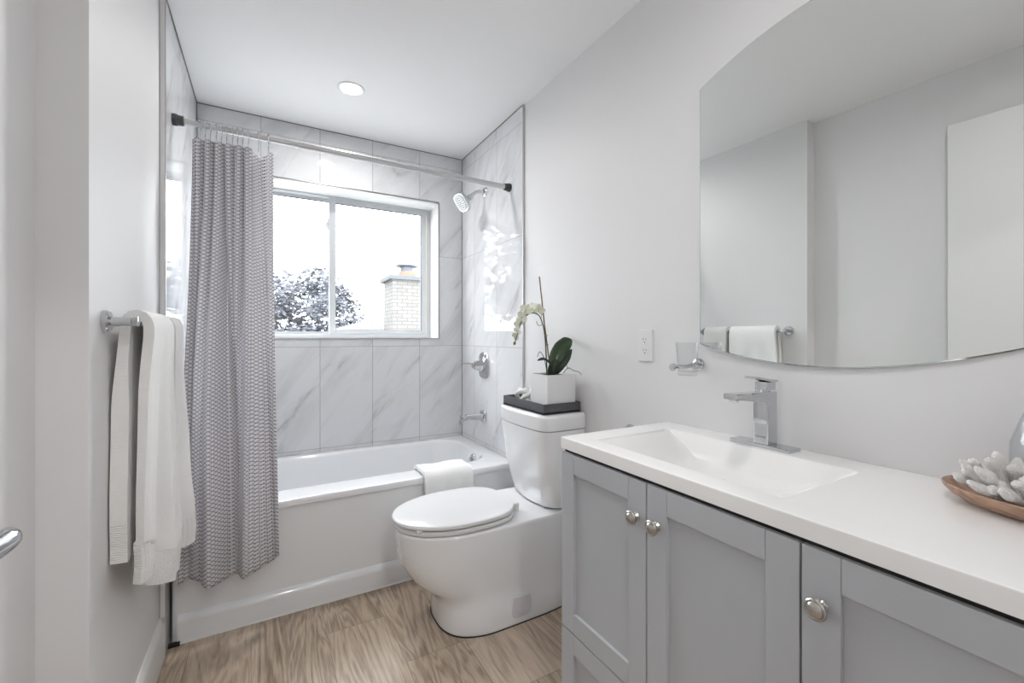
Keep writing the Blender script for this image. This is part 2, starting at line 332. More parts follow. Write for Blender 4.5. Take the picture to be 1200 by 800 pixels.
ROOTLOC = {}
def root_loc(o):
    while o.parent: o = o.parent
    return o.location
def obj(name, bm, mat, parent=None, smooth=True, wn=True, kind=None, label=None, cat=None, group=None, flat_angle=35, loc=None, mods=None, recalc=True):
    if recalc: bmesh.ops.recalc_face_normals(bm, faces=bm.faces)
    me = bpy.data.meshes.new(name)
    if parent is not None: off = Vector(root_loc(parent))
    else:
        if loc is None:
            xs = [v.co.x for v in bm.verts]; ys = [v.co.y for v in bm.verts]; zs = [v.co.z for v in bm.verts]
            loc = ((min(xs) + max(xs)) / 2, (min(ys) + max(ys)) / 2, min(zs))
        off = Vector(loc)
    bmesh.ops.translate(bm, verts=bm.verts, vec=-off)
    if smooth:
        for f in bm.faces: f.smooth = True
        for e in bm.edges:
            if len(e.link_faces) == 2 and e.calc_face_angle(0) > radians(flat_angle): e.smooth = False
    bm.to_mesh(me); bm.free()
    for mm in (mat if isinstance(mat, (list, tuple)) else [mat]): me.materials.append(mm)
    o = bpy.data.objects.new(name, me); C.objects.link(o)
    if parent is not None: o.parent = parent
    else: o.location = off
    if smooth and wn and recalc:
        w_ = o.modifiers.new('face_weighted_shading', 'WEIGHTED_NORMAL'); w_.keep_sharp = True; w_.mode = 'FACE_AREA'
    if kind: o['kind'] = kind
    if label: o['label'] = label
    if cat: o['category'] = cat
    if group: o['group'] = group
    return o
def thing(name, label, cat, loc, group=None):
    o = bpy.data.objects.new(name, None); C.objects.link(o); o.location = loc; o.empty_display_size = .05
    o['label'] = label; o['category'] = cat
    if group: o['group'] = group
    return o
def dup(root, delta, label=None):
    r = root.copy(); C.objects.link(r); r.location = Vector(root.location) + Vector(delta)
    if label: r['label'] = label
    for ch in list(root.children):
        c = ch.copy(); C.objects.link(c); c.parent = r
        for g in ch.children:
            d = g.copy(); C.objects.link(d); d.parent = c
    return r
def sbox(name, boxes, mat, bev=0, **k):
    bm = BM()
    for q in boxes: box(bm, *q, bev=bev)
    return obj(name, bm, mat, smooth=bool(bev), kind='structure', **k)

# ================================================================== THE SETTING
sbox('floor', [(-1.4, 1.5, YH - .2, 3.1, -.12, 0)], M['floor'])
sbox('ceiling', [(-1.4, 1.5, YH - .2, 3.2, ZC, ZC + .12)], M['ceil'])
sbox('wall_right', [(XW, XW + .15, YH - .15, 3.2, 0, ZC)], M['paint'])
sbox('wall_right_alcove', [(XT, XW, YT + .008, YB, 0, ZC - .002)], M['tile_right'])
sbox('wall_left', [(XLR - .14, XLW, YN, 3.2, 0, ZC), (XLR - .14, XLR, YH - .15, YN, 0, ZC)], M['paint'])
sbox('wall_left_alcove', [(XLW, XLT, YT + .008, YB, 0, ZC - .002)], M['tile_left'])
WX0, WX1, WZ0, WZ1 = -.27, 1.028, 1.163, 2.09
def holed(y0, y1): return [(XLW, WX0, y0, y1, 0, ZC), (WX1, XW, y0, y1, 0, ZC), (WX0, WX1, y0, y1, 0, WZ0), (WX0, WX1, y0, y1, WZ1, ZC)]
sbox('wall_back', holed(YB, YB + .01), M['tile_back'])
sbox('wall_back_masonry', [(XLW - .01, WX0, YB + .0105, 3.12, 0, ZC), (WX1, XW + .01, YB + .0105, 3.12, 0, ZC), (WX0, WX1, YB + .0105, 3.12, 0, WZ0), (WX0, WX1, YB + .0105, 3.12, WZ1, ZC)], M['paint'])
# front wall (behind the camera) with the doorway the photographer stands in front of
DX0, DX1, DZ = -.36, .44, 2.15
sbox('wall_hallway', [(XLR, XW, YH - .12, YH, 0, ZC)], M['paint'])
sbox('wall_front', [(XLR, DX0, YF - .12, YF, 0, ZC), (DX1, XW, YF - .12, YF, 0, ZC), (DX0, DX1, YF - .12, YF, DZ, ZC)], M['paint'])
# bullnose edges of the tiling, ceiling joint line, window edging
sbox('trim_1', [(XT - .002, XW, YT - .002, YT + .008, 0, ZC)], M['trim'], bev=.0015)
sbox('trim_2', [(XLW, XLT + .002, YT - .002, YT + .008, .15, ZC)], M['trim'], bev=.0015)
bm = BM()
box(bm, XLT, XT, YB - .003, YB, ZC - .004, ZC); box(bm, XT - .003, XT, YT, YB, ZC - .004, ZC); box(bm, XLT, XLT + .003, YT, YB, ZC - .004, ZC)
box(bm, XT - .003, XT, YB - .003, YB, .485, ZC); box(bm, XLT, XLT + .003, YB - .003, YB, .485, ZC)
obj('trim_3', bm, simple('grey_corner_grout', (.16, .16, .165), .8), smooth=False, kind='structure')
bm = BM()
for q in ((WX0 - .004, WX1 + .004, YB - .004, YB + .004, WZ1, WZ1 + .004), (WX0 - .004, WX1 + .004, YB - .004, YB + .004, WZ0 - .004, WZ0),
          (WX0 - .004, WX0, YB - .004, YB + .004, WZ0, WZ1), (WX1, WX1 + .004, YB - .004, YB + .004, WZ0, WZ1)): box(bm, *q)
obj('trim_4', bm, M['alu'], smooth=False, kind='structure')
bm = BM()   # small grey edge profile on the outer tile edge, right and left
box(bm, XT - .0035, XT - .0015, YT - .003, YT + .002, 0, ZC); box(bm, XW - .0018, XW, YT - .0035, YT - .002, 0, ZC); box(bm, XLT + .0015, XLT + .0035, YT - .003, YT + .002, .15, ZC); box(bm, XLW, XLW + .0018, YT - .0035, YT - .002, .15, ZC)
obj('trim_5', bm, M['alu'], smooth=False, kind='structure')
# baseboards
def baseboard(name, pts_lo, xface, outx, y0, y1):
    bm = BM()
    prof = [(0, 0), (.014, 0), (.014, .118), (.011, .130), (.007, .138), (.004, .146), (0, .148)]
    rings = [[(xface + outx * a, y, h) for a, h in prof] for y in (y0, y1)]
    loft(bm, rings); return obj(name, bm, M['trim'], kind='structure', flat_angle=30)
baseboard('baseboard_left', 0, XLW, 1, YN, YT + .004)
baseboard('baseboard_entry', 0, XLR, 1, .76, YN)
baseboard('baseboard_right', 0, XW, -1, 1.035, YT - .01)
sbox('baseboard_nib', [(XLR + .015, XLW + .014, YN - .014, YN, 0, .145)], M['trim'], bev=.003)

# ---- window_1: reveal boards, frame, two sashes, panes, lock
wroot = bpy.data.objects.new('window_1', None); C.objects.link(wroot); wroot.location = ((WX0 + WX1) / 2, 3.03, WZ0); wroot['kind'] = 'structure'
bm = BM(); t = .012
box(bm, WX0, WX1, YB + .002, 3.02, WZ1 - t, WZ1); box(bm, WX0, WX1, YB + .002, 3.02, WZ0, WZ0 + .003)
box(bm, WX0, WX0 + t, YB + .002, 3.02, WZ0, WZ1); box(bm, WX1 - .004, WX1, YB + .002, 3.02, WZ0, WZ1)
obj('window_reveal', bm, M['trim'], wroot, smooth=False)
FY0, FY1 = 3.0, 3.09
bm = BM(); f = .026
x0, x1, z0, z1 = WX0 + .002, WX1 - .004, WZ0 + .003, WZ1 - .003
for q in ((x0, x1, FY0, FY1, z1 - f + .006, z1), (x0, x1, FY0, FY1, z0, z0 + .024), (x0, x0 + f, FY0 + .0006, FY1, z0 + .0235, z1 - f + .0065), (x1 - .020, x1, FY0 + .0006, FY1, z0 + .0235, z1 - f + .0065)): box(bm, *q, bev=.003)
obj('window_frame', bm, M['vinyl'], wroot)
bm = BM(); box(bm, x1 - .026, x1 - .0205, FY0 + .004, FY0 + .012, z0 + .024, z1 - .02)
obj('weather_strip', bm, M['vinyl_cream'], wroot, smooth=False)
def sash(name, xa, xb, za, zb, y0, y1, st, glabel):
    bm = BM()
    for q in ((xa + st * 1.15 - .0005, xb - st + .0005, y0 + .0006, y1, zb - st, zb), (xa + st * 1.15 - .0005, xb - st + .0005, y0 + .0006, y1, za, za + st * .9), (xa, xa + st * 1.15, y0, y1, za, zb), (xb - st, xb, y0, y1, za, zb)): box(bm, *q, bev=.003)
    s = obj(name, bm, M['vinyl'], wroot)
    bm = BM(); g = .004
    a, b_, c_, d = xa + st * 1.15, xb - st, za + st * .9, zb - st
    for q in ((a, b_, y0 + .004, y0 + .012, d - g, d), (a, b_, y0 + .004, y0 + .012, c_, c_ + g * .4), (a, a + g * .4, y0 + .004, y0 + .012, c_, d), (b_ - g, b_, y0 + .004, y0 + .012, c_, d)): box(bm, *q)
    obj('gasket', bm, M['gasket'], s, smooth=False)
    bm = BM(); box(bm, a, b_, y0 + .016, y0 + .020, c_, d); obj('glass_pane', bm, M['pane'], s, smooth=False)
    return s
sR = sash('sliding_sash', .352, x1 - .028, z0 + .022, z1 - .016, 3.006, 3.036, .034, '')
sL = sash('fixed_sash', x0 + .022, .372, z0 + .024, z1 - .018, 3.045, 3.075, .018, '')
bm = BM(); box(bm, .338, .352, 3.010, 3.022, 1.86, 1.935, bev=.003); tube(bm, [(.345, 3.012, 1.905), (.343, 2.995, 1.903), (.332, 2.985, 1.895), (.330, 2.985, 1.868)], [.005, .005, .005, .004], 8)
obj('sash_lock', bm, M['vinyl'], sR)

# ---- door_1: open, folded back against the left wall
bm = BM(); box(bm, XLR + .022, XLR + .058, -.07, .70, .01, 2.15, bev=.002)
door = obj('door_1', bm, M['trim'], kind='structure')
dxf = XLR + .058
bm = BM(); lathe(bm, [(.027, 0), (.027, .006), (.024, .010), (.011, .012), (.0105, .085)], (dxf, .63, .94), (1, 0, 0), 28)
hn = obj('door_handle', bm, M['chrome'], door)
bm = BM()
rings = []
for i, (y, x, hz, hx) in enumerate([(.698, dxf + .112, .008, .010), (.692, dxf + .113, .0125, .0125), (.678, dxf + .113, .0135, .0135), (.65, dxf + .112, .0125, .0125), (.57, dxf + .108, .0115, .0115), (.525, dxf + .104, .0105, .011), (.52, dxf + .103, .006, .006)]):
    rings.append([(x + cos(2 * pi * k / 20) * hx, y, .948 + sin(2 * pi * k / 20) * hz) for k in range(20)])
loft(bm, rings); box(bm, dxf + .05, dxf + .112, .655, .682, .949, .957, bev=.003); lathe(bm, [(.010, 0), (.010, .06)], (dxf + .06, .63, .94), (1, 0, 0), 20)
obj('lever', bm, M['chrome'], hn)

# ---- black strip in the gap at the tub's left foot
bm = BM(); box(bm, XLW + .016, XLT + .036, 2.052, 2.068, 0, .012); obj('trim_6', bm, M['tub_gap'], smooth=False, kind='structure')

# ================================================================== BATHTUB
TX0, TX1, TY0, TY1, TZ = -.318, 1.200, 2.07, 2.834, .482
def tub():
    bm = BM()
    cx_, cy_ = (TX0 + TX1) / 2, (TY0 + TY1) / 2; hx, hy = (TX1 - TX0) / 2, (TY1 - TY0) / 2
    bx0, bx1, by0, by1 = -.20, 1.105, 2.215, 2.775
    bcx, bcy, bhx, bhy = (bx0 + bx1) / 2, (by0 + by1) / 2, (bx1 - bx0) / 2, (by1 - by0) / 2
    n = 10
    rings = [rrect(cx_, cy_ + .004, hx - .003, hy - .008, .01, .0, n), rrect(cx_, cy_ + .006, hx - .003, hy - .010, .01, TZ - .040, n),
             rrect(cx_, cy_ + .005, hx - .002, hy - .009, .01, TZ - .034, n), rrect(cx_, cy_, hx, hy, .012, TZ - .030, n), rrect(cx_, cy_, hx, hy, .014, TZ - .012, n),
             rrect(cx_, cy_ + .001, hx - .003, hy - .004, .014, TZ - .003, n), rrect(cx_, cy_ + .004, hx - .009, hy - .012, .016, TZ, n),
             rrect(bcx, bcy, bhx + .014, bhy + .014, .15, TZ, n), rrect(bcx, bcy, bhx + .004, bhy + .004, .145, TZ - .004, n), rrect(bcx, bcy, bhx - .004, bhy - .004, .14, TZ - .016, n),
             rrect(bcx, bcy, bhx - .016, bhy - .014, .135, TZ - .08, n), rrect(bcx, bcy, bhx - .05, bhy - .04, .13, .20, n), rrect(bcx + .01, bcy, bhx - .085, bhy - .07, .12, .145, n), rrect(bcx + .02, bcy, bhx - .15, bhy - .12, .10, .13, n)]
    loft(bm, rings)
    # stepped kick along the foot of the apron
    prof = [(TY0 + .02, .0), (TY0 - .006, .0), (TY0 - .006, .078), (TY0 - .004, .088), (TY0 + .004, .100), (TY0 + .02, .108)]
    loft(bm, [[(x, y, z) for y, z in prof] for x in (TX0 + .022, TX1 - .002)])
    return bm
tubo = obj('bathtub', tub(), M['acrylic'], label='white alcove bathtub with stepped apron under the window', cat='bathtub', flat_angle=38)
bm = BM(); lathe(bm, [(.034, 0), (.034, .005), (.030, .010), (.022, .013), (.020, .010), (.008, .010)], (1.0955, 2.41, .428), (-1, 0, .12), 28)
ov = obj('overflow_plate', bm, M['chrome'], tubo)
bm = BM(); lathe(bm, [(.010, .008), (.010, .022), (.006, .026)], (1.0955, 2.41, .428), (-1, 0, .12), 20); box(bm, 1.068, 1.074, 2.406, 2.414, .414, .446, bev=.002); obj('trip_lever', bm, M['chrome'], ov)
bm = BM(); lathe(bm, [(.036, .001), (.034, .006), (.02, .007), (.008, .005)], (.96, 2.495, .130), (0, 0, 1), 28); obj('drain', bm, M['chrome'], tubo)
bm = BM(); box(bm, TX0 + .018, TX1 - .002, TY0 - .010, TY0 - .005, 0, .005, bev=.0015); obj('caulk_bead', bm, M['caulk'], tubo)

# folded hand towel over the tub rim
def bm_uv(bm): return bm.loops.layers.uv.new('UVMap')
def cloth(path_fn, nu, nv, thick, uvfn):
    """grid of points path_fn(u,v), given a thickness along its normals"""
    P_ = [[Vector(path_fn(i / (nu - 1), j / (nv - 1))) for i in range(nu)] for j in range(nv)]
    Nn = [[None] * nu for _ in range(nv)]
    for j in range(nv):
        for i in range(nu):
            du = P_[j][min(i + 1, nu - 1)] - P_[j][max(i - 1, 0)]; dv = P_[min(j + 1, nv - 1)][i] - P_[max(j - 1, 0)][i]
            n_ = du.cross(dv); Nn[j][i] = n_.normalized() if n_.length > 1e-12 else Vector((0, 0, 1))
    bm = BM(); uvl = bm_uv(bm)
    tk = [thick(j / (nv - 1)) if callable(thick) else thick for j in range(nv)]
    A = [[bm.verts.new(P_[j][i] + Nn[j][i] * tk[j] / 2) for i in range(nu)] for j in range(nv)]
    B = [[bm.verts.new(P_[j][i] - Nn[j][i] * tk[j] / 2) for i in range(nu)] for j in range(nv)]
    def q(vs, ids):
        f_ = bm.faces.new(vs)
        for l, (i, j) in zip(f_.loops, ids): l[uvl].uv = uvfn(i / (nu - 1), j / (nv - 1))
    for j in range(nv - 1):
        for i in range(nu - 1):
            ids = [(i, j), (i + 1, j), (i + 1, j + 1), (i, j + 1)]
            q([A[b_][a] for a, b_ in ids], ids); ids2 = ids[::-1]; q([B[b_][a] for a, b_ in ids2], ids2)
    for i in range(nu - 1):
        for j in (0, nv - 1):
            ids = [(i, j), (i + 1, j)]; q([A[j][i], B[j][i], B[j][i + 1], A[j][i + 1]], [(i, j), (i, j), (i + 1, j), (i + 1, j)])
    for j in range(nv - 1):
        for i in (0, nu - 1):
            q([A[j][i], A[j + 1][i], B[j + 1][i], B[j][i]], [(i, j), (i, j + 1), (i, j + 1), (i, j)])
    return bm
def path_len(pts):
    s = [0]
    for a, c in zip(pts, pts[1:]): s.append(s[-1] + (Vector(c) - Vector(a)).length)
    return s
def sample(pts, S, t):
    d = t * S[-1]
    for k in range(len(S) - 1):
        if d <= S[k + 1] + 1e-9:
            f_ = (d - S[k]) / max(1e-9, S[k + 1] - S[k]); return Vector(pts[k]).lerp(Vector(pts[k + 1]), f_)
    return Vector(pts[-1])
prof = smooth_path([(0, 2.232, .40), (0, 2.222, .468), (0, 2.195, TZ + .016), (0, 2.14, TZ + .016), (0, 2.085, TZ + .015), (0, 2.055, TZ - .004), (0, 2.049, .44), (0, 2.047, .38), (0, 2.046, .30)], 5)
S_ = path_len(prof)
def tubtowel(u, v):
    p = sample(prof, S_, v); x = lerp(.672, .925, u) + (v - .5) * .012
    wob = .0025 * sin(u * 9 + v * 4)
    return (x, p.y - abs(wob), p.z + (wob + .002 if p.z > TZ - .01 else 0))
obj('folded_hand_towel', cloth(tubtowel, 24, 46, .018, lambda u, v: (u * .27, S_[-1] * (1 - v) + .2)), M['towel'], label='small white towel folded over the bathtub rim behind the toilet', cat='towel')

# ================================================================== SHOWER FITTINGS (right alcove wall)
t_ = thing('wall_shower', 'chrome rounded-square shower head on the alcove end wall', 'shower head', (XT, 2.47, 2.07))
bm = BM(); lathe(bm, [(.032, 0), (.031, .004), (.024, .010), (.012, .013)], (XT, 2.47, 2.085), (-1, 0, 0), 28); obj('flange', bm, M['chrome'], t_)
bm = BM(); tube(bm, smooth_path([(XT - .005, 2.47, 2.085), (XT - .04, 2.468, 2.083), (XT - .075, 2.465, 2.066), (XT - .105, 2.462, 2.035)], 5), .0105, 14); obj('shower_arm', bm, M['chrome'], t_)
hd = Vector((-.80, -.10, -.58)).normalized(); hc = Vector((XT - .105, 2.462, 2.035))
def sq_ring(c, axis, r, n=40, e=3.2):
    a, b_ = frame_of(axis); out = []
    for k in range(n):
        th = 2 * pi * k / n; ca, sa = cos(th), sin(th)
        rr_ = r / ((abs(ca) ** e + abs(sa) ** e) ** (1 / e)); out.append(c + a * (ca * rr_) + b_ * (sa * rr_))
    return out
bm = BM(); loft(bm, [sq_ring(hc + hd * h, hd, r) for r, h in ((.010, -.012), (.017, -.006), (.018, .006), (.016, .014), (.024, .026), (.040, .046), (.056, .060), (.060, .068), (.060, .076), (.056, .080))])
hh = obj('spray_head', bm, M['chrome'], t_)
bm = BM(); loft(bm, [sq_ring(hc + hd * h, hd, r) for r, h in ((.047, .0795), (.047, .0825), (.045, .083))])
a_, b_ = frame_of(hd)
fc = obj('spray_face', bm, simple('grey_spray_face', (.35, .36, .37), .25, .6), hh)
bm = BM()
for rr_, cnt in ((.012, 6), (.025, 12), (.038, 18)):
    for k in range(cnt):
        c_ = hc + hd * .082 + a_ * (cos(2 * pi * k / cnt) * rr_) + b_ * (sin(2 * pi * k / cnt) * rr_)
        lathe(bm, [(.0028, 0), (.0022, .004)], c_, hd, 8)
no = obj('spray_nozzles', bm, M['plastic'], hh); no['kind'] = 'stuff'

t_ = thing('shower_valve', 'chrome shower mixer with lever and square plate above tub spout', 'faucet', (XT, 2.47, .98))
bm = BM(); ax = Vector((-1, 0, 0)); vc = Vector((XT, 2.478, .992))
def plate_ring(hh_, s):
    return [vc + ax * hh_ + Vector((0, cos(th) * .072 * s / ((abs(cos(th)) ** 3.4 + abs(sin(th)) ** 3.4) ** (1 / 3.4)), sin(th) * .082 * s / ((abs(cos(th)) ** 3.4 + abs(sin(th)) ** 3.4) ** (1 / 3.4)))) for th in [2 * pi * k / 48 for k in range(48)]]
loft(bm, [plate_ring(h, s) for h, s in ((0, 1), (.005, 1), (.009, .95), (.011, .82), (.018, .6), (.022, .5))]); obj('escutcheon', bm, M['chrome'], t_)
bm = BM(); lathe(bm, [(.044, .016), (.040, .03), (.034, .042), (.031, .056), (.026, .068), (.015, .082), (.008, .084)], vc, ax, 10); hb = obj('hub', bm, M['chrome'], t_, flat_angle=20)
bm = BM(); tube(bm, smooth_path([vc + Vector((-.05, 0, .004)), vc + Vector((-.085, .012, .012)), vc + Vector((-.115, .022, .015)), vc + Vector((-.138, .03, .013))], 4), [.012] * 4 + [.009] * 4 + [.007] * 4 + [.0075], 12, squash=.6); obj('lever', bm, M['chrome'], hb)
t_ = thing('tub_spout', 'chrome bathtub spout on the tiled end wall above the tub', 'faucet', (XT, 2.475, .62))
sc_ = Vector((XT, 2.485, .668))
bm = BM(); loft(bm, [sq_ring(sc_ + ax * h, ax, r, 40, 3.5) for r, h in ((.040, 0), (.040, .006), (.034, .012), (.024, .016))]); obj('flange', bm, M['chrome'], t_)
bm = BM(); rings = []
for (dx, dz, hy, hz) in ((.010, 0, .023, .024), (.03, .001, .021, .021), (.07, .002, .020, .018), (.11, .003, .021, .018), (.135, .002, .022, .018), (.152, -.008, .022, .020), (.160, -.022, .020, .016)):
    rings.append([(sc_.x - dx + .25 * (a[2]) * (dx / .16), sc_.y + a[0], sc_.z + dz + a[2]) for a in [(cos(th) * hy / ((abs(cos(th)) ** 3 + abs(sin(th)) ** 3) ** (1 / 3)), 0, sin(th) * hz / ((abs(cos(th)) ** 3 + abs(sin(th)) ** 3) ** (1 / 3))) for th in [2 * pi * k / 28 for k in range(28)]]])
loft(bm, rings); box(bm, XT - .158, XT - .148, 2.474, 2.496, .650, .690, bev=.002); obj('spout', bm, M['chrome'], t_)

# ================================================================== SHOWER ROD, RINGS, CURTAIN
RY, RZ = 2.145, 2.022
t_ = thing('curtain_rod', 'white tension shower rod with dark end caps spanning the tub alcove', 'curtain rod', (.44, RY, RZ))
bm = BM(); tube(bm, [(XLT + .012, RY, RZ + .006), (.35, RY, RZ)], .0125, 20); obj('inner_tube', bm, M['rod'], t_)
bm = BM(); tube(bm, [(.12, RY, RZ + .0025), (.125, RY, RZ + .0024), (XT - .012, RY, RZ - .006)], [.0125, .0142, .0142], 20); obj('outer_tube', bm, M['rod'], t_)
for x_, s in ((XLT + .0005, 1), (XT - .0005, -1)):
    bm = BM(); lathe(bm, [(.022, 0), (.023, .003), (.023, .014), (.020, .018), (.019, .036), (.016, .038)], (x_, RY, RZ + (.006 if s > 0 else -.006)), (s, 0, 0), 24); obj('end_cap', bm, M['rubber'], t_)

ring_x = [-.232, -.215, -.198, -.178, -.160, -.142, -.122, -.104, -.086, -.066, -.028, .008]
def ring_bm(x):
    bm = BM(); pts = []
    n = 30
    for k in range(n + 1):
        a = -pi / 2 + .2 + (2 * pi - .4) * k / n
        pts.append((x + .002 * sin(a * 2), RY + cos(a) * .022, RZ - .006 + sin(a) * .026))
    tube(bm, pts, .0017, 8)
    tube(bm, smooth_path([(x, RY + .002, RZ - .031), (x, RY - .004, RZ - .042), (x, RY - .002, RZ - .055), (x, RY + .004, RZ - .060)], 4), .0017, 8)
    return bm
ring0 = thing('curtain_ring', 'metal roller ring bunched on the rod above the folded curtain', 'curtain ring', (ring_x[0], RY, RZ - .06), 'bunched rings of the shower curtain')
obj('wire_hook', ring_bm(ring_x[0]), M['chrome'], ring0)
bm = BM()
for k in range(5):
    a = pi / 2 + (k - 2) * .42; lathe(bm, [(.001, -.003), (.0034, -.002), (.0034, .002), (.001, .003)], (ring_x[0], RY + cos(a) * .022, RZ - .006 + sin(a) * .026), (-sin(a), 0, cos(a)) if False else (0, -sin(a), cos(a)), 10)
obj('roller_beads', bm, M['chrome'], ring0)
for i, x in enumerate(ring_x[1:], 1):
    r_ = dup(ring0, (x - ring_x[0], 0, 0))
    if i >= 10:
        r_['label'] = ('lone metal curtain ring on the rod just right of the bunched rings', 'metal curtain ring at the free window-side corner of the curtain')[i - 10]
        del r_['group']

def curtain():
    # plan path of the cloth at the top and at the hem: columns of (x, y offset), then blended down the drop
    ns, nt_ = 420, 90
    def top(s):
        # tight pleats over s < .62, then a nearly flat panel swagging between the last two rings
        if s < .70:
            q = s / .70; x = -.262 + .205 * q + .010 * sin(2 * pi * 6 * q + .6); y = .030 * sin(2 * pi * 6 * q - .4) * (1 if q > .12 else .4)
        else:
            q = (s - .70) / .30; x = -.057 + .083 * q; y = .017 * sin(pi * q * 1.0) + .006 * sin(2 * pi * 2 * q)
        return x, y
    def bot(s):
        x = lerp(-.303, .062, s ** .95) + .034 * sin(2 * pi * 2.6 * s + 1.0)
        x += .012 * sin(2 * pi * 5.2 * s)
        y = .047 * sin(2 * pi * 2.6 * s - .5) + .012 * sin(2 * pi * 5.2 * s + 1)
        if s > .80: y -= .012 * (s - .80) / .2
        return x, y
    P_ = []
    for j in range(nt_):
        t = j / (nt_ - 1); row = []
        for i in range(ns):
            s = i / (ns - 1); xt, yt = top(s); xb, yb = bot(s)
            k = t ** 1.15; kk = sstep(t * 1.25)
            x = lerp(xt, xb, k * .6 + kk * .4); yo = yt * (1 - .62 * kk) + yb * kk
            # swing of the drop: over the rod, outside the rim, hanging free of the apron
            yc = lerp(RY - .004, 1.992, sstep(t * 1.35) * .85 + .15 * t)
            sag = (.020 * sin(pi * min(1, max(0, (s - .70) / .24))) if s > .70 else .004 * abs(sin(2 * pi * 6 * s / .7)))
            z_top = RZ - .058 - sag
            z_bot = .262 + .018 * sin(2.2 * pi * s + 1.1) - .022 * (1 - s) + .01
            x += .006 * sin(5 * t + 9 * s) * t; x = max(x, XLT + .012)
            row.append(Vector((x, yc + yo, lerp(z_top, z_bot, t))))
        P_.append(row)
    bm = BM(); uvl = bm_uv(bm); mid = P_[nt_ // 2]
    us = path_len([Vector((p.x, p.y, 0)) for p in P_[nt_ // 3]])
    V = [[bm.verts.new(p) for p in r] for r in P_]
    for j in range(nt_ - 1):
        for i in range(ns - 1):
            f_ = bm.faces.new((V[j][i], V[j][i + 1], V[j + 1][i + 1], V[j + 1][i]))
            for l, (a, c_) in zip(f_.loops, ((i, j), (i + 1, j), (i + 1, j + 1), (i, j + 1))): l[uvl].uv = (us[a], (1 - c_ / (nt_ - 1)) * 1.70)
    return bm
cur = obj('shower_curtain', curtain(), M['curtain'], label='grey and white patterned shower curtain drawn to the left of the tub', cat='shower curtain', flat_angle=179, recalc=False)
so = cur.modifiers.new('cloth_thickness', 'SOLIDIFY'); so.thickness = .0012; so.offset = 0

# ================================================================== TOWEL BAR AND TOWELS (left wall)
BX, BZ, BY0, BY1 = -.285, 1.208, 1.372, 1.93
t_ = thing('towel_bar', 'chrome towel bar with round wall flanges on the left wall', 'towel bar', (BX, (BY0 + BY1) / 2, BZ))
bm = BM(); tube(bm, [(BX, BY0 - .004, BZ), (BX, BY1 + .004, BZ)], .0095, 20); obj('bar', bm, M['chrome'], t_)
for y in (BY0 + .006, BY1 - .006):
    bm = BM(); lathe(bm, [(.027, 0), (.027, .009), (.024, .012), (.011, .0125), (.011, .052), (.0125, .054), (.0125, .064), (.009, .066)], (XLW, y, BZ), (1, 0, 0), 28); obj('wall_flange', bm, M['chrome'], t_)
def bar_towel(y0, y1, zf0, zf1, zb, fl0, fl1, seed, w0, w1):
    tops = []
    def prof_at(u):
        fl = lerp(fl0, fl1, u); r = .0215; zf = lerp(zf0, zf1, sstep(u * 1.1))
        pts = [(-.3185, zb), (-.318, zb + .12), (-.317, lerp(zb, BZ, .5)), (-.313, BZ - .12), (BX - r, BZ - .02), (BX - r * .9, BZ + .004), (BX - r * .45, BZ + r * .85), (BX, BZ + r), (BX + r * .55, BZ + r * .8), (BX + r, BZ + .002), (BX + r + .003, BZ - .03),
               (-.266 + fl * .22, BZ - .15), (-.266 + fl * .5, lerp(zf, BZ, .55)), (-.266 + fl * .75, lerp(zf, BZ, .28)), (-.264 + fl * .95, zf + .10), (-.268 + fl, zf + .095), (-.266 + fl * 1.03, zf + .05), (-.270 + fl, zf)]
        return smooth_path([(x, 0, z) for x, z in pts], 5)
    cache = {}
    def fn(u, v):
        if u not in cache:
            p_ = prof_at(u); cache[u] = (p_, path_len(p_))
        p_, S = cache[u]; p = sample(p_, S, v)
        drop = max(0, BZ - p.z) / .6; front = 1 if v > .5 else 0
        fold = (.010 * sin(u * 9 + seed) + .006 * sin(u * 19 + seed * 2)) * drop * (1.5 if front else .3)
        y = lerp(y0, y1, u) + (-w0 * (1 - u) + w1 * u) * drop * (1.0 if front else .8) + .004 * sin(p.z * 22 + seed) * drop
        z = p.z + .004 * sin(u * 6 + seed) * drop
        return (max(p.x + fold, XLW + .0178 - .005 * front), y, z)
    def uvf(u, v):
        if u not in cache: p_ = prof_at(u); cache[u] = (p_, path_len(p_))
        Lh = cache[u][1][-1]; return (u * (y1 - y0), min(v, 1 - v) * Lh)
    return cloth(fn, 44, 110, lambda v: lerp(.034, .022, sstep((v - .28) / .12)), uvf)
obj('hand_towel', bar_towel(1.418, 1.698, .555, .445, .612, -.024, .012, 0.4, .020, .004), M['towel'], label='white towel with woven border on the bar, the one nearer the door', cat='towel', group='white towels on the bar')
obj('hand_towel', bar_towel(1.724, 1.880, .455, .490, .60, .010, .036, 2.2, -.004, .028), M['towel'], label='white towel at the far end of the bar, next to the shower curtain', cat='towel', group='white towels on the bar')

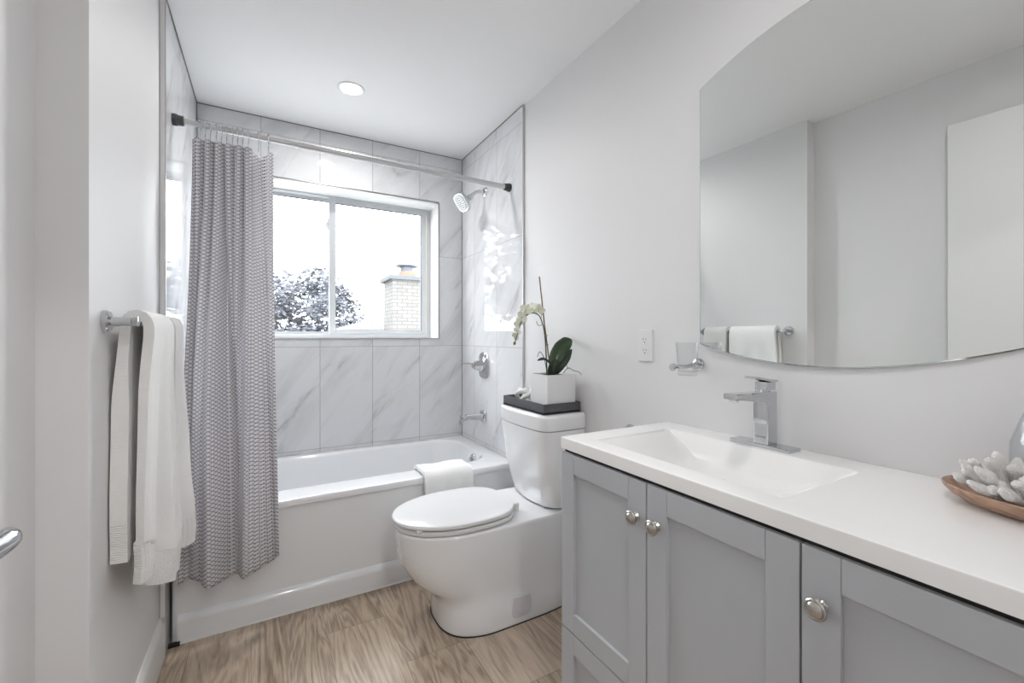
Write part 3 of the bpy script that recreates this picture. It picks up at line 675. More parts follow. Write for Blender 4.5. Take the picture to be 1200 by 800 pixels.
# ================================================================== TOILET
TC = 1.715
tr_ = thing('toilet', 'white skirted toilet with closed lid between tub and vanity', 'toilet', (.85, TC, 0))
def egg(xf, xb, hw, z, split=.62, nf=2.15, nb=5, n=64, hwb=None, yc=TC):
    """closed outline: rounded nose towards -x, squarer back towards the wall"""
    xc = xf + (xb - xf) * split; out = []
    for k in range(n):
        th = 2 * pi * k / n; c_, s_ = cos(th), sin(th)
        e = lerp(nb, nf, sstep(.5 - .9 * c_))
        r = 1 / ((abs(c_) ** e + abs(s_) ** e) ** (1 / e))
        a = (xc - xf) if c_ < 0 else (xb - xc)
        out.append((xc + c_ * r * a, yc + s_ * r * hw, z))
    return out
def bowl():
    bm = BM()
    L_ = [(.612, .184, 0, 2.8), (.607, .188, .006, 2.8), (.607, .188, .05, 2.8), (.606, .184, .09, 2.7), (.598, .180, .125, 2.6), (.568, .179, .153, 2.5), (.532, .180, .178, 2.4), (.502, .182, .210, 2.3), (.479, .185, .248, 2.25), (.460, .189, .285, 2.2), (.451, .192, .335, 2.15), (.448, .194, .375, 2.15), (.443, .195, .402, 2.15), (.446, .193, .411, 2.15), (.456, .186, .415, 2.15)]
    rings = [egg(xf, 1.196, hw, z, .42, nf, 6) for xf, hw, z, nf in L_]
    loft(bm, rings); return bm
obj('bowl', bowl(), M['porcelain'], tr_, flat_angle=50)
def seat_ring(xf, hw, z, back=.935, e=2.1): return egg(xf, back, hw, z, .55, e, 2.9, 72)
bm = BM(); loft(bm, [seat_ring(.470, .160, .4155), seat_ring(.470, .160, .4195), seat_ring(.442, .186, .4195), seat_ring(.440, .188, .423), seat_ring(.440, .188, .431), seat_ring(.446, .182, .436), seat_ring(.475, .155, .4362)]); st = obj('seat', bm, M['seat'], tr_)
bm = BM(); loft(bm, [seat_ring(.480, .150, .4425), seat_ring(.438, .189, .4425), seat_ring(.435, .191, .445), seat_ring(.434, .192, .452), seat_ring(.437, .190, .457), seat_ring(.445, .183, .4605), seat_ring(.52, .12, .463)]); obj('lid', bm, M['seat'], tr_)
for y in (TC - .075, TC + .075):
    bm = BM(); lathe(bm, [(.013, 0), (.013, .03), (.010, .034)], (.948, y, .415), (0, 0, 1), 20); tube(bm, [(.925, y, .439), (.955, y, .439)], .010, 12); obj('hinge', bm, M['seat'], tr_)
for y in (TC - .1265, TC + .1265):
    bm = BM(); box(bm, .490, .510, y - .008, y + .008, .4355, .4432, bev=.001); obj('bumper', bm, M['plastic'], tr_)
bm = BM()
rg = [[(.912 + a[0] * s, TC - .1875 - d, .072 + a[1] * s) for a in [(cos(th) * .045 / ((abs(cos(th)) ** 5 + abs(sin(th)) ** 5) ** .2), sin(th) * .043 / ((abs(cos(th)) ** 5 + abs(sin(th)) ** 5) ** .2)) for th in [2 * pi * k / 40 for k in range(40)]]] for s, d in ((1, -.012), (1, .002), (.93, .0045))]
loft(bm, rg); obj('bolt_cover', bm, simple('lilac_white_cover', (.68, .66, .70), .3), tr_)
def tank_ring(x0, y0, y1, z, rad=.06):
    xb = 1.203; out = []; n = 8
    # front corners rounded, back square against the wall; front face gently bowed
    for (cx_, cy_, a0) in ((x0 + rad, y0 + rad, pi), ):
        for k in range(n + 1):
            a = pi * 1.5 - k * pi / 2 / n; out.append((cx_ + cos(a) * rad, cy_ + sin(a) * rad, z))
    m_ = 8
    for k in range(1, m_):
        f_ = k / m_; out.append((x0 - .010 * sin(pi * f_), lerp(y0 + rad, y1 - rad, f_), z))
    for k in range(n + 1):
        a = pi - k * pi / 2 / n; out.append((x0 + rad + cos(a) * rad, y1 - rad + sin(a) * rad, z))
    out += [(lerp(x0 + rad, xb, f_), y1, z) for f_ in (.33, .66)] + [(xb, y1, z)] + [(xb, lerp(y1, y0, f_), z) for f_ in (.33, .66)] + [(xb, y0, z)] + [(lerp(xb, x0 + rad, f_), y0, z) for f_ in (.33, .66)]
    return out
bm = BM(); loft(bm, [tank_ring(1.072, 1.552, 1.885, .4152, .08), tank_ring(1.058, 1.540, 1.895, .427, .08), tank_ring(1.045, 1.528, 1.899, .47, .078), tank_ring(1.018, 1.508, 1.902, .58, .07), tank_ring(1.000, 1.490, 1.903, .70, .065), tank_ring(.991, 1.483, 1.904, .773, .06), tank_ring(.998, 1.490, 1.898, .7742, .06)])
obj('tank', bm, M['porcelain'], tr_, flat_angle=50)
bm = BM(); loft(bm, [tank_ring(.998, 1.490, 1.898, .7768), tank_ring(.991, 1.483, 1.904, .7772), tank_ring(.989, 1.480, 1.906, .79), tank_ring(.988, 1.479, 1.907, .828), tank_ring(.991, 1.482, 1.904, .838), tank_ring(.998, 1.488, 1.897, .8425), tank_ring(1.010, 1.500, 1.885, .844)])
obj('tank_lid', bm, M['porcelain'], tr_, flat_angle=50)
bm = BM(); loft(bm, [egg(.6045, 1.196, .1905, z, .42, 2.8, 6) for z in (.0001, .0022)]); obj('floor_seal', bm, simple('dark_seal', (.03, .028, .025), .7), tr_)

# ---- tray and its contents, on the tank lid
TRX0, TRX1, TRY0, TRY1, TRZ = 1.006, 1.2, 1.508, 1.862, .8445
bm = BM(); h = .044; wl = .007
box(bm, TRX0, TRX1, TRY0, TRY1, TRZ, TRZ + .008)
for q in ((TRX0, TRX0 + wl, TRY0, TRY1), (TRX1 - wl, TRX1, TRY0, TRY1), (TRX0 + wl, TRX1 - wl, TRY0, TRY0 + wl), (TRX0 + wl, TRX1 - wl, TRY1 - wl, TRY1)): box(bm, *q, TRZ + .0005, TRZ + h, bev=.0015)
obj('serving_tray', bm, M['tray'], label='dark grey rectangular tray with pebbled sides on the toilet tank', cat='tray')

PX0, PX1, PY0, PY1, PZ0, PZ1 = 1.034, 1.187, 1.522, 1.662, TRZ + .0085, 1.008
pl = thing('potted_orchid', 'white orchid in a square white pot on the tray on the toilet tank', 'potted plant', ((PX0 + PX1) / 2, (PY0 + PY1) / 2, PZ0))
cx_, cy_ = (PX0 + PX1) / 2, (PY0 + PY1) / 2; hx, hy = (PX1 - PX0) / 2, (PY1 - PY0) / 2
bm = BM(); loft(bm, [rrect(cx_, cy_, hx - .003 * (1 - k), hy - .003 * (1 - k), .004, z, 3) for k, z in ((0, PZ0), (.5, lerp(PZ0, PZ1, .5)), (1, PZ1 - .001), (.97, PZ1))] + [rrect(cx_, cy_, hx - .007, hy - .007, .003, PZ1, 3), rrect(cx_, cy_, hx - .008, hy - .008, .003, PZ1 - .03, 3)])
obj('pot', bm, M['pot'], pl)
bm = BM(); loft(bm, [rrect(cx_, cy_, hx - .0085, hy - .0085, .003, PZ1 - .02, 3), rrect(cx_, cy_, hx - .009, hy - .009, .003, PZ1 - .008, 3), rrect(cx_, cy_, hx - .04, hy - .04, .02, PZ1 - .003, 3)]); obj('moss', bm, M['soil'], pl)
A_ = YAW
fwd = Vector((sin(A_), cos(A_), 0)); rgt = Vector((cos(A_), -sin(A_), 0))
def at(u, v, depth): return Vector((0, 0, CAMH)) + fwd * depth + rgt * ((u - 600) / FPX * depth) + Vector((0, 0, (395 - v) / FPX * depth))
D0 = 1.925
# stake, stem
bm = BM(); tube(bm, [at(645.5, 437, D0), at(638, 380, D0 + .005), at(632, 324, D0 + .01)], [.0032, .003, .0028], 10); lathe(bm, [(.0045, -.002), (.005, 0), (.0045, .002)], at(641.4, 404, D0), (0, 0, 1), 10); sk = obj('bamboo_stake', bm, M['cane'], pl)
bm = BM(); lathe(bm, [(.007, -.003), (.0085, 0), (.007, .003)], at(639.9, 393, D0), (0, 0, 1), 12); obj('stem_clip', bm, M['canelight'], pl)
spth = smooth_path([at(641, 440, D0 - .02), at(640, 415, D0 - .012), at(638.5, 393, D0 - .008), at(636, 380, D0 - .015), at(631, 369, D0 - .03), at(622, 367, D0 - .05), at(613, 373, D0 - .06), at(608, 386, D0 - .065), at(604, 400, D0 - .068)], 6)
bm = BM(); tube(bm, spth, [.0032 - .0016 * i / (len(spth) - 1) for i in range(len(spth))], 8)
tube(bm, smooth_path([at(635.5, 380, D0 - .015), at(631, 381.5, D0 - .01), at(628.5, 376, D0 - .01)], 4), .0013, 6)
tube(bm, smooth_path([at(634, 374, D0 - .02), at(634.5, 368, D0 - .02), at(631.5, 363, D0 - .02)], 4), .0013, 6)
obj('flower_stem', bm, M['stem'], pl)
def petal(bm, c, d, side, n_, length, width, cup=.25):
    d = d.normalized(); side = side.normalized(); n_ = n_.normalized(); nu, nv = 7, 6; G = []
    for j in range(nv):
        t = j / (nv - 1); wd = width * (sin(pi * min(.97, .10 + t * .86)) ** .7)
        G.append([bm.verts.new(c + d * (length * t) + side * (wd * (i / (nu - 1) - .5)) + n_ * (cup * length * (t * t * .5 + (2 * abs(i / (nu - 1) - .5)) ** 2 * .22 - .06))) for i in range(nu)])
    for j in range(nv - 1):
        for i in range(nu - 1): bm.faces.new((G[j][i], G[j][i + 1], G[j + 1][i + 1], G[j + 1][i]))
def flower(u, v, dp, face, size, roll):
    c = at(u, v, dp); n_ = Vector(face).normalized(); a, b_ = frame_of(n_)
    def dr(ang): return a * cos(ang + roll) + b_ * sin(ang + roll)
    bm = BM()
    for k, (ang, L_, W_) in enumerate(((pi / 2, .95, .62), (pi / 2 + 2.25, .9, .55), (pi / 2 - 2.25, .9, .55))): d = dr(ang); petal(bm, c - n_ * .002, d, n_.cross(d), n_, size * L_, size * W_)
    for ang in (.12, pi - .12): d = dr(ang); petal(bm, c, d, n_.cross(d), n_, size * 1.0, size * 1.05)
    f_ = obj('flower', bm, M['petal'], pl, recalc=False); so_ = f_.modifiers.new('t', 'SOLIDIFY'); so_.thickness = .0008
    bm = BM(); lathe(bm, [(.001, 0), (size * .10, size * .08), (size * .13, size * .2), (size * .07, size * .34), (.001, size * .38)], c, (n_ - b_ * .6).normalized(), 10); obj('flower_lip', bm, M['lip'], f_)
tocam = -fwd
for (u, v, dd, fx, size, roll) in ((631, 363, -.03, (-.5, -.8, -.1), .030, .2), (624, 361, -.045, (-.9, -.3, .15), .031, -.3), (616.5, 363, -.05, (-.6, -.75, .1), .030, .5), (612, 371, -.07, (-.8, -.5, -.2), .027, .9), (608.5, 378, -.05, (-.4, -.9, -.1), .026, -.5), (606.5, 387, -.07, (-.9, -.2, -.3), .023, .3), (604, 394, -.06, (-.5, -.8, -.4), .019, 1.0)):
    flower(u, v, D0 + dd, fx, size, roll)
bm = BM(); lathe(bm, [(.001, -.009), (.005, -.005), (.0062, 0), (.004, .006), (.001, .009)], at(603, 402, D0 - .068), (.1, 0, 1), 12); obj('flower_bud', bm, M['bud'], pl)
def leaf(name, pts, widths, up, mat):
    P_ = smooth_path(pts, 5); n = len(P_); bm = BM(); G = []
    for i, p in enumerate(P_):
        t = (P_[min(i + 1, n - 1)] - P_[max(i - 1, 0)]).normalized(); s = t.cross(Vector(up)).normalized(); nn = s.cross(t)
        f_ = i / (n - 1) * (len(widths) - 1); k = min(int(f_), len(widths) - 2); wd = lerp(widths[k], widths[k + 1], f_ - k)
        G.append([bm.verts.new(p + s * (wd * (j / 6 - .5)) + nn * (abs(j / 6 - .5) * wd * .28)) for j in range(7)])
    for a, c in zip(G, G[1:]):
        for j in range(6): bm.faces.new((a[j], a[j + 1], c[j + 1], c[j]))
    o = obj(name, bm, mat, pl, recalc=False); so_ = o.modifiers.new('t', 'SOLIDIFY'); so_.thickness = .0025; return o
D1 = D0 - .03
leaf('leaf', [at(651, 438, D1), at(650, 426, D1), at(655, 413, D1 + .02), at(663, 402, D1 + .05), at(670, 398, D1 + .08)], [.014, .044, .066, .070, .052, .006], tocam + Vector((0, 0, .35)), M['leaf'])
leaf('leaf', [at(652, 438, D1 - .01), at(657, 429, D1 - .02), at(664, 420, D1 - .01), at(670, 409, D1 + .02)], [.012, .030, .034, .026, .004], tocam + Vector((.3, 0, .1)), M['leafdark'])
leaf('leaf', [at(650, 438, D1), at(646, 428, D1 - .01), at(638, 421, D1 - .03), at(630, 422, D1 - .05)], [.014, .030, .032, .022, .003], Vector((0, 0, 1)) + tocam * .5, M['leafdark'])
leaf('leaf', [at(646, 441, D1 - .01), at(648, 430, D1 - .015), at(652, 421, D1 - .01)], [.024, .040, .038, .022], tocam + Vector((0, 0, .2)), M['leafdark'])
for pts in ([(641, 438), (638, 421), (633, 412), (629.5, 418)], [(660, 437), (666, 431), (672, 434), (679, 436), (683, 442)], [(666, 432), (664, 428)]):
    bm = BM(); sp_ = smooth_path([at(u, v, D0 - .01) for u, v in pts], 5); tube(bm, sp_, .0015, 6); obj('aerial_root', bm, M['root'], pl)

# white carved knot and small dark pebbles beside the pot
bm = BM(); kc = Vector((1.085, 1.762, TRZ + .046))
kt = []
for k in range(121):
    a = 2 * pi * k / 120
    kt.append(kc + Vector(((.026 + .014 * cos(5 * a)) * cos(3 * a) * 1.2, (.040 + .016 * cos(5 * a)) * sin(3 * a) * 1.2, .024 * sin(5 * a) + .004)))
tube(bm, kt, .0095, 10, caps=False)
obj('decorative_knot', bm, M['knot'], label='white knotted ornament on the tray left of the orchid pot', cat='ornament')
for k, (x, y, r, lab) in enumerate(((1.165, 1.705, .010, 'small dark bead on the tray near the wall, beside the white pot'), (1.045, 1.690, .009, 'small dark bead on the tray at the front, beside the white pot'), (1.06, 1.832, .008, 'small dark bead at the tub end of the tray'))):
    bm = BM(); rings = []
    lathe(bm, [(.0005, 0)] + [(r * sin(pi * i / 8), r * (1 - cos(pi * i / 8)) * .9) for i in range(1, 8)] + [(.0005, r * 1.8)], (x, y, TRZ + .0082), (0, 0, 1), 14); obj('bead', bm, M['rubber'], label=lab, cat='bead')

# ---- toilet paper holder on the wall behind the vanity corner
t_ = thing('toilet_paper_holder', 'chrome paper holder on the wall, its top showing above the counter end', 'paper holder', (XW, 1.215, .80))
bm = BM(); lathe(bm, [(.027, 0), (.027, .009), (.024, .012), (.011, .013), (.011, .055), (.0135, .057), (.0135, .068), (.01, .07)], (XW, 1.215, .812), (-1, 0, 0), 28); obj('wall_flange', bm, M['chrome'], t_)
bm = BM(); tube(bm, [(XW - .06, 1.215, .812), (XW - .06, 1.16, .812), (XW - .06, 1.08, .812)], .008, 16); obj('bar', bm, M['chrome'], t_)

# ================================================================== VANITY
VX, VY0, VY1, VZ = .752, -.27, 1.033, .842
va = thing('vanity_cabinet', 'grey shaker vanity cabinet under the white countertop', 'vanity', (.98, (VY0 + VY1) / 2, 0))
bm = BM()
box(bm, VX + .021, XW - .002, VY0, VY0 + .018, .0, VZ); box(bm, VX + .021, XW - .002, VY1 - .018, VY1, .0, VZ)
box(bm, VX + .07, VX + .085, VY0 + .018, VY1 - .018, .0, .09); box(bm, XW - .012, XW - .002, VY0 + .018, VY1 - .018, .09, VZ); box(bm, VX + .021, XW - .012, VY0 + .018, VY1 - .018, .09, .108)
box(bm, VX + .021, XW - .012, .374, .390, .108, VZ - .16)
obj('carcass', bm, M['cab'], va, smooth=False)
bm = BM(); box(bm, VX + .022, VX + .05, VY0 + .019, VY1 - .019, .36, .840); box(bm, VX + .022, VX + .05, VY0 + .019, VY1 - .019, .11, .34); box(bm, VX + .010, VX + .022, VY0 + .004, VY1 - .004, .8375, .8475); obj('shadow_gap', bm, M['dark'], va, smooth=False)
def shaker(y0, y1, z0, z1, r=.0555):
    bm = BM(); t = .019; x0 = VX
    box(bm, x0 + .0085, x0 + t, y0 + r - .004, y1 - r + .004, z0 + r - .004, z1 - r + .004)
    for q in ((y0, y0 + r, z0, z1), (y1 - r, y1, z0, z1), (y0 + r + .0002, y1 - r - .0002, z1 - r, z1), (y0 + r + .0002, y1 - r - .0002, z0, z0 + r)):
        box(bm, x0, x0 + t + .001, *q, bev=.0016)
    return bm
def knob(parent, y, z):
    bm = BM(); lathe(bm, [(.0105, 0), (.0105, .002), (.0075, .005), (.006, .010), (.007, .014), (.0155, .016), (.0168, .0185), (.0165, .021), (.0135, .0225), (.0122, .0215), (.011, .0235), (.006, .0265), (.001, .027)], (VX, y, z), (-1, 0, 0), 28)
    obj('knob', bm, M['nickel'], parent, flat_angle=60)
g = .0016
edges = [1.033, .708, .381, .055, -.270]
for i in range(4):
    y1, y0 = edges[i] - (g if i else 0), edges[i + 1] + g
    zb = .333 if i in (0,) else .333
    if i in (1, 2): zb = .112
    if i == 3: zb = .333
    d = obj('door', shaker(y0, y1, zb + (.002 if zb > .2 else 0), .8375), M['cab'], va)
    ky = {0: y0 + .029, 1: y1 - .029, 2: y1 - .029 + .000, 3: y0 + .029}[i]
    knob(d, ky, .752)
for y0, y1 in ((.708 + g, 1.033), (-.270, .055 - g)):
    d = obj('drawer', shaker(y0, y1, .112, .331), M['cab'], va); knob(d, (y0 + y1) / 2, .222)

# ---- countertop with integrated rectangular basin
CX0, CX1, CY0, CY1, CZ0, CZ1 = .750, 1.209, -.285, 1.036, .848, .880
def counter():
    bm = BM()
    bx0, bx1, by0, by1 = .815, 1.112, .442, .958
    cx_, cy_ = (CX0 + CX1) / 2, (CY0 + CY1) / 2; hx, hy = (CX1 - CX0) / 2, (CY1 - CY0) / 2
    bcx, bcy, bhx, bhy = (bx0 + bx1) / 2, (by0 + by1) / 2, (bx1 - bx0) / 2, (by1 - by0) / 2
    n = 6
    rings = [rrect(cx_, cy_, hx, hy, .004, CZ0, n), rrect(cx_, cy_, hx, hy, .004, CZ1 - .004, n), rrect(cx_, cy_, hx - .0012, hy - .0012, .004, CZ1 - .0012, n), rrect(cx_, cy_, hx - .004, hy - .004, .004, CZ1, n),
             rrect(bcx, bcy, bhx + .004, bhy + .004, .018, CZ1, n), rrect(bcx, bcy, bhx, bhy, .016, CZ1 - .0015, n), rrect(bcx, bcy, bhx - .003, bhy - .003, .015, CZ1 - .006, n),
             rrect(bcx, bcy - .01, bhx - .022, bhy - .060, .022, CZ1 - .036, n), rrect(bcx, bcy - .01, bhx - .034, bhy - .090, .03, CZ1 - .056, n), rrect(bcx, bcy - .01, bhx - .05, bhy - .118, .035, CZ1 - .066, n), rrect(bcx, bcy - .01, bhx - .075, bhy - .15, .035, CZ1 - .0715, n), rrect(bcx, bcy - .01, bhx - .11, bhy - .2, .03, CZ1 - .073, n)]
    loft(bm, rings, cap0=False)
    # underside of the bowl and of the slab
    rings = [rrect(cx_, cy_, hx - .001, hy - .001, .004, CZ0 + .0005, n), rrect(bcx, bcy, bhx + .008, bhy + .008, .02, CZ0 + .0005, n), rrect(bcx, bcy - .01, bhx - .02, bhy - .08, .03, CZ1 - .09, n), rrect(bcx, bcy - .01, bhx - .06, bhy - .14, .03, CZ1 - .105, n)]
    loft(bm, rings, cap0=False)
    return bm
ct = obj('countertop', counter(), M['counter'], label='white slab countertop with an integrated rectangular sink basin on the grey vanity', cat='countertop', flat_angle=30)
bm = BM(); lathe(bm, [(.022, .0004), (.022, .003), (.016, .004), (.014, .002)], (.985, .69, CZ1 - .0725), (0, 0, 1), 28); obj('drain', bm, M['chrome'], ct)

# ---- faucet
fa = thing('sink_faucet', 'chrome single-lever square faucet on a long base plate behind the basin', 'faucet', (1.155, .677, CZ1))
bm = BM(); loft(bm, [rrect(1.156, .678, .0265 - i_, .0815 - i_, .004, z, 4) for i_, z in ((0, CZ1 + .0002), (0, CZ1 + .007), (.0015, CZ1 + .0085))]); obj('base_plate', bm, M['chrome'], fa)
bm = BM(); fy = .674; zt = 1.027
loft(bm, [rrect(1.1575 + dx, fy, .0225, .0205, .005, z, 4) for z, dx in ((CZ1 + .0088, 0), (.95, .000), (zt - .002, 0))] + [rrect(1.1575, fy, .0215, .0195, .005, zt, 4)])
obj('body', bm, M['chrome'], fa)
bm = BM(); rings = []
for x, zl, zh, hy in ((1.14, .998, zt - .001, .0195), (1.10, 1.004, zt, .0195), (1.04, 1.011, zt + .0015, .0195), (1.015, 1.0135, zt + .002, .0190), (1.008, 1.0145, zt + .0015, .0185)):
    r = .003; rings.append([(x, fy - hy + r, zl), (x, fy + hy - r, zl), (x, fy + hy, zl + r), (x, fy + hy, zh - r), (x, fy + hy - r, zh), (x, fy - hy + r, zh), (x, fy - hy, zh - r), (x, fy - hy, zl + r)])
loft(bm, rings); sp_ = obj('spout', bm, M['chrome'], fa)
bm = BM(); lathe(bm, [(.011, -.004), (.0115, 0), (.0115, .008), (.010, .010)], (1.024, fy, 1.0165), (-.5, 0, -.9), 16); obj('aerator', bm, M['chrome'], sp_)
bm = BM(); loft(bm, [rrect(1.158, fy, .0185, .0185, .004, z, 4) for z in (zt + .0035, 1.052)]); lathe(bm, [(.012, 0), (.012, .008)], (1.158, fy, zt - .002), (0, 0, 1), 20)
hb = obj('handle', bm, M['chrome'], fa)
bm = BM(); rings = []
for x, zc, hy, th_ in ((1.180, 1.0545, .0205, .0030), (1.15, 1.0565, .0205, .0034), (1.115, 1.062, .020, .0028), (1.095, 1.066, .018, .0022)):
    rings.append([(x, fy - hy, zc - th_), (x, fy + hy, zc - th_), (x, fy + hy, zc + th_), (x, fy - hy, zc + th_)])
loft(bm, rings); obj('lever', bm, M['chrome'], hb, flat_angle=25)
fd = bpy.data.curves.new('logo_text', 'FONT'); fd.body = 'GROHE'; fd.size = .0085; fd.extrude = .0001; fd.align_x = 'CENTER'
tmp = bpy.data.objects.new('logo_tmp', fd); C.objects.link(tmp)
bpy.context.view_layer.update()
me = bpy.data.meshes.new_from_object(tmp); C.objects.unlink(tmp); bpy.data.objects.remove(tmp)
me.materials.clear(); me.materials.append(simple('logo_grey', (.10, .10, .11), .4)); me.name = 'logo'
me.transform(Matrix.Translation(Vector((1.1348, fy, .905)) - Vector(fa.location)) @ Matrix.Rotation(-pi / 2, 4, 'Z') @ Matrix.Rotation(pi / 2, 4, 'X'))
lo = bpy.data.objects.new('logo', me); C.objects.link(lo); lo.parent = fa

# ---- oblong wooden dish, coral, vase
DC = Vector((1.098, .150, CZ1 + .0002))
def oval(ax_, ay_, z, n=56): return [(DC.x + cos(2 * pi * k / n) * ax_, DC.y + sin(2 * pi * k / n) * ay_, z) for k in range(n)]
bm = BM(); z = DC.z; loft(bm, [oval(.062, .115, z), oval(.074, .128, z + .002), oval(.090, .146, z + .012), oval(.099, .157, z + .024), oval(.1005, .1585, z + .029), oval(.099, .157, z + .031), oval(.095, .153, z + .030), oval(.090, .147, z + .024), oval(.076, .130, z + .012), oval(.060, .112, z + .009)])
obj('wooden_dish', bm, M['wood'], label='oblong brown wooden dish holding coral on the countertop', cat='dish')
def coral():
    bm = BM(); rnd = random.Random(5); c0 = Vector((1.060, .190, z + .020))
    def finger(p, d, L_, r, lvl):
        pts = []; q = Vector(p); dd = Vector(d).normalized(); d0 = dd.copy()
        e_ = q + dd * L_
        if (Vector((e_.x, e_.y)) - Vector((1.141, .190))).length < .058: return
        if abs(e_.x - DC.x) > .092 and e_.z < z + .035: return
        n = 9
        for i in range(n):
            pts.append(q.copy()); dd = (dd + Vector((rnd.uniform(-.12, .12), rnd.uniform(-.12, .12), .035))).normalized(); q = q + dd * (L_ / n)
        rs = [r * .70, r * .72, r * .78, r * .86, r * .98, r * 1.10, r * 1.12, r * .92, r * .40]
        tube(bm, pts, rs, 14, squash=.85)
        for k in range(lvl):
            i = rnd.choice((3, 4, 5)); d2 = (d0 * 1.1 + Vector((rnd.uniform(-1, 1), rnd.uniform(-1, 1), rnd.uniform(0, .8))) * .9).normalized()
            finger(pts[i], d2, L_ * rnd.uniform(.42, .55), r * rnd.uniform(.8, .95), 0)
    for el, cnt, L_ in ((.20, 13, .096), (.58, 11, .096), (.98, 7, .092), (1.4, 3, .088)):
        for i in range(cnt):
            a = 2 * pi * (i + .5 * el) / cnt + rnd.uniform(-.16, .16); d = Vector((cos(a) * cos(el) * .70, sin(a) * cos(el) * 1.15, sin(el) + .10))
            finger(c0 + Vector((cos(a) * .008, sin(a) * .018, 0)), d, L_ * rnd.uniform(.85, 1.08) * (.75 + .25 * abs(sin(a))), .0088, 1)
    tube(bm, [c0 + Vector((0, -.035, -.004)), c0 + Vector((0, 0, .006)), c0 + Vector((0, .035, -.004))], [.012, .020, .012], 14)
    lo_ = z + .0098
    for v in bm.verts:
        v.co += Vector((noise.noise(v.co * 150), noise.noise(v.co * 150 + Vector((9, 0, 0))), noise.noise(v.co * 150 + Vector((0, 9, 0))))) * .0016
        v.co.z = max(v.co.z, lo_ + max(0, ((v.co.x - DC.x) / .099) ** 2 + ((v.co.y - DC.y) / .157) ** 2 - .42) * .045)
    return bm
obj('branch_coral', coral(), M['coral'], label='bleached white branching coral lying in the wooden dish', cat='coral', flat_angle=80)
def vase_bm():
    bm = BM(); lathe(bm, [(.015, 0), (.020, .004), (.037, .03), (.044, .065), (.043, .098), (.034, .130), (.024, .160), (.019, .195), (.022, .225), (.0205, .225), (.0175, .195), (.0225, .160), (.0325, .130), (.0415, .098), (.0425, .065), (.0355, .030), (.018, .008), (.001, .008)], (1.141, .190, z + .0096), (0, 0, 1), 36)
    return bm
obj('glass_vase', vase_bm(), M['vase'], label='pale glass vase with a narrow neck standing behind the coral', cat='vase')

# ================================================================== MIRROR
MY0, MY1, MZb, MZt = .226, .902, 1.149, 1.953
mc = (MY0 + MY1) / 2; mh = (MY1 - MY0) / 2
def outline(inset, n=40):
    y0, y1 = -mh + inset, mh - inset; pts = []
    for k in range(n + 1):
        y = lerp(y0, y1, k / n); pts.append((y, MZb - .054 * (1 - (y / mh) ** 2) + inset))
    for k in range(n + 1):
        y = lerp(y1, y0, k / n); pts.append((y, MZt + .070 * (1 - (y / mh) ** 2) - inset))
    return pts
TILT = .018
def mpt(xo, y, z_): return (1.2005 - xo + 0 - y * sin(TILT), mc + y * cos(TILT), z_)
mr = thing('wall_mirror', 'large frameless mirror with arched top and bottom above the vanity', 'mirror', (1.205, mc, 1.09))
bm = BM(); loft(bm, [[mpt(-.0025, y, z_) for y, z_ in outline(0)], [mpt(.0005, y, z_) for y, z_ in outline(0)], [mpt(.0024, y, z_) for y, z_ in outline(.0028)]], cap1=False); obj('glass_edge', bm, M['mirroredge'], mr)
bm = BM(); loft(bm, [[mpt(.0010, y, z_) for y, z_ in outline(.0030)], [mpt(.0024, y, z_) for y, z_ in outline(.0029)]]); obj('silvered_glass', bm, M['mirror'], mr, smooth=False)
bm = BM(); box(bm, 1.2035, XW, mc - .2, mc + .2, 1.25, 1.85); obj('backing', bm, M['dark'], mr, smooth=False)

# ================================================================== OUTLET, TUMBLER
t_ = thing('wall_outlet', 'white duplex electrical outlet on the wall beside the mirror', 'outlet', (XW, 1.140, 1.08))
bm = BM(); oy, oz = 1.140, 1.139
loft(bm, [[(XW - d, oy + p[0], oz + p[1]) for p in [(a[0], a[1]) for a in rrect(0, 0, .0345 - i_, .0585 - i_, .004, 0, 4)]] for d, i_ in ((0, 0), (.004, 0), (.0065, .003))]); obj('cover_plate', bm, M['plastic'], t_)
for dz in (.0195, -.0195):
    bm = BM(); loft(bm, [[(XW - d, oy + cos(th) * .0165 / max(abs(cos(th)), .86 if abs(cos(th)) > .5 else 1), oz + dz + sin(th) * .0145) for th in [2 * pi * k / 32 for k in range(32)]] for d in (.005, .0078)])
    rc = obj('receptacle', bm, M['plastic'], t_)
    for dy, hz in ((-.0062, .0035), (.0062, .0045)):
        bm = BM(); box(bm, XW - .0081, XW - .0075, oy + dy - .0011, oy + dy + .0011, oz + dz + .004 - hz, oz + dz + .004 + hz); obj('slot', bm, M['slot'], rc, smooth=False)
    bm = BM(); lathe(bm, [(.0026, 0), (.0026, .0006)], (XW - .0076, oy, oz + dz - .0068), (-1, 0, 0), 14); obj('ground_hole', bm, M['slot'], rc)
bm = BM(); lathe(bm, [(.0028, 0), (.0024, .0012)], (XW - .0063, oy, oz), (-1, 0, 0), 14); obj('screw', bm, M['plastic'], t_)

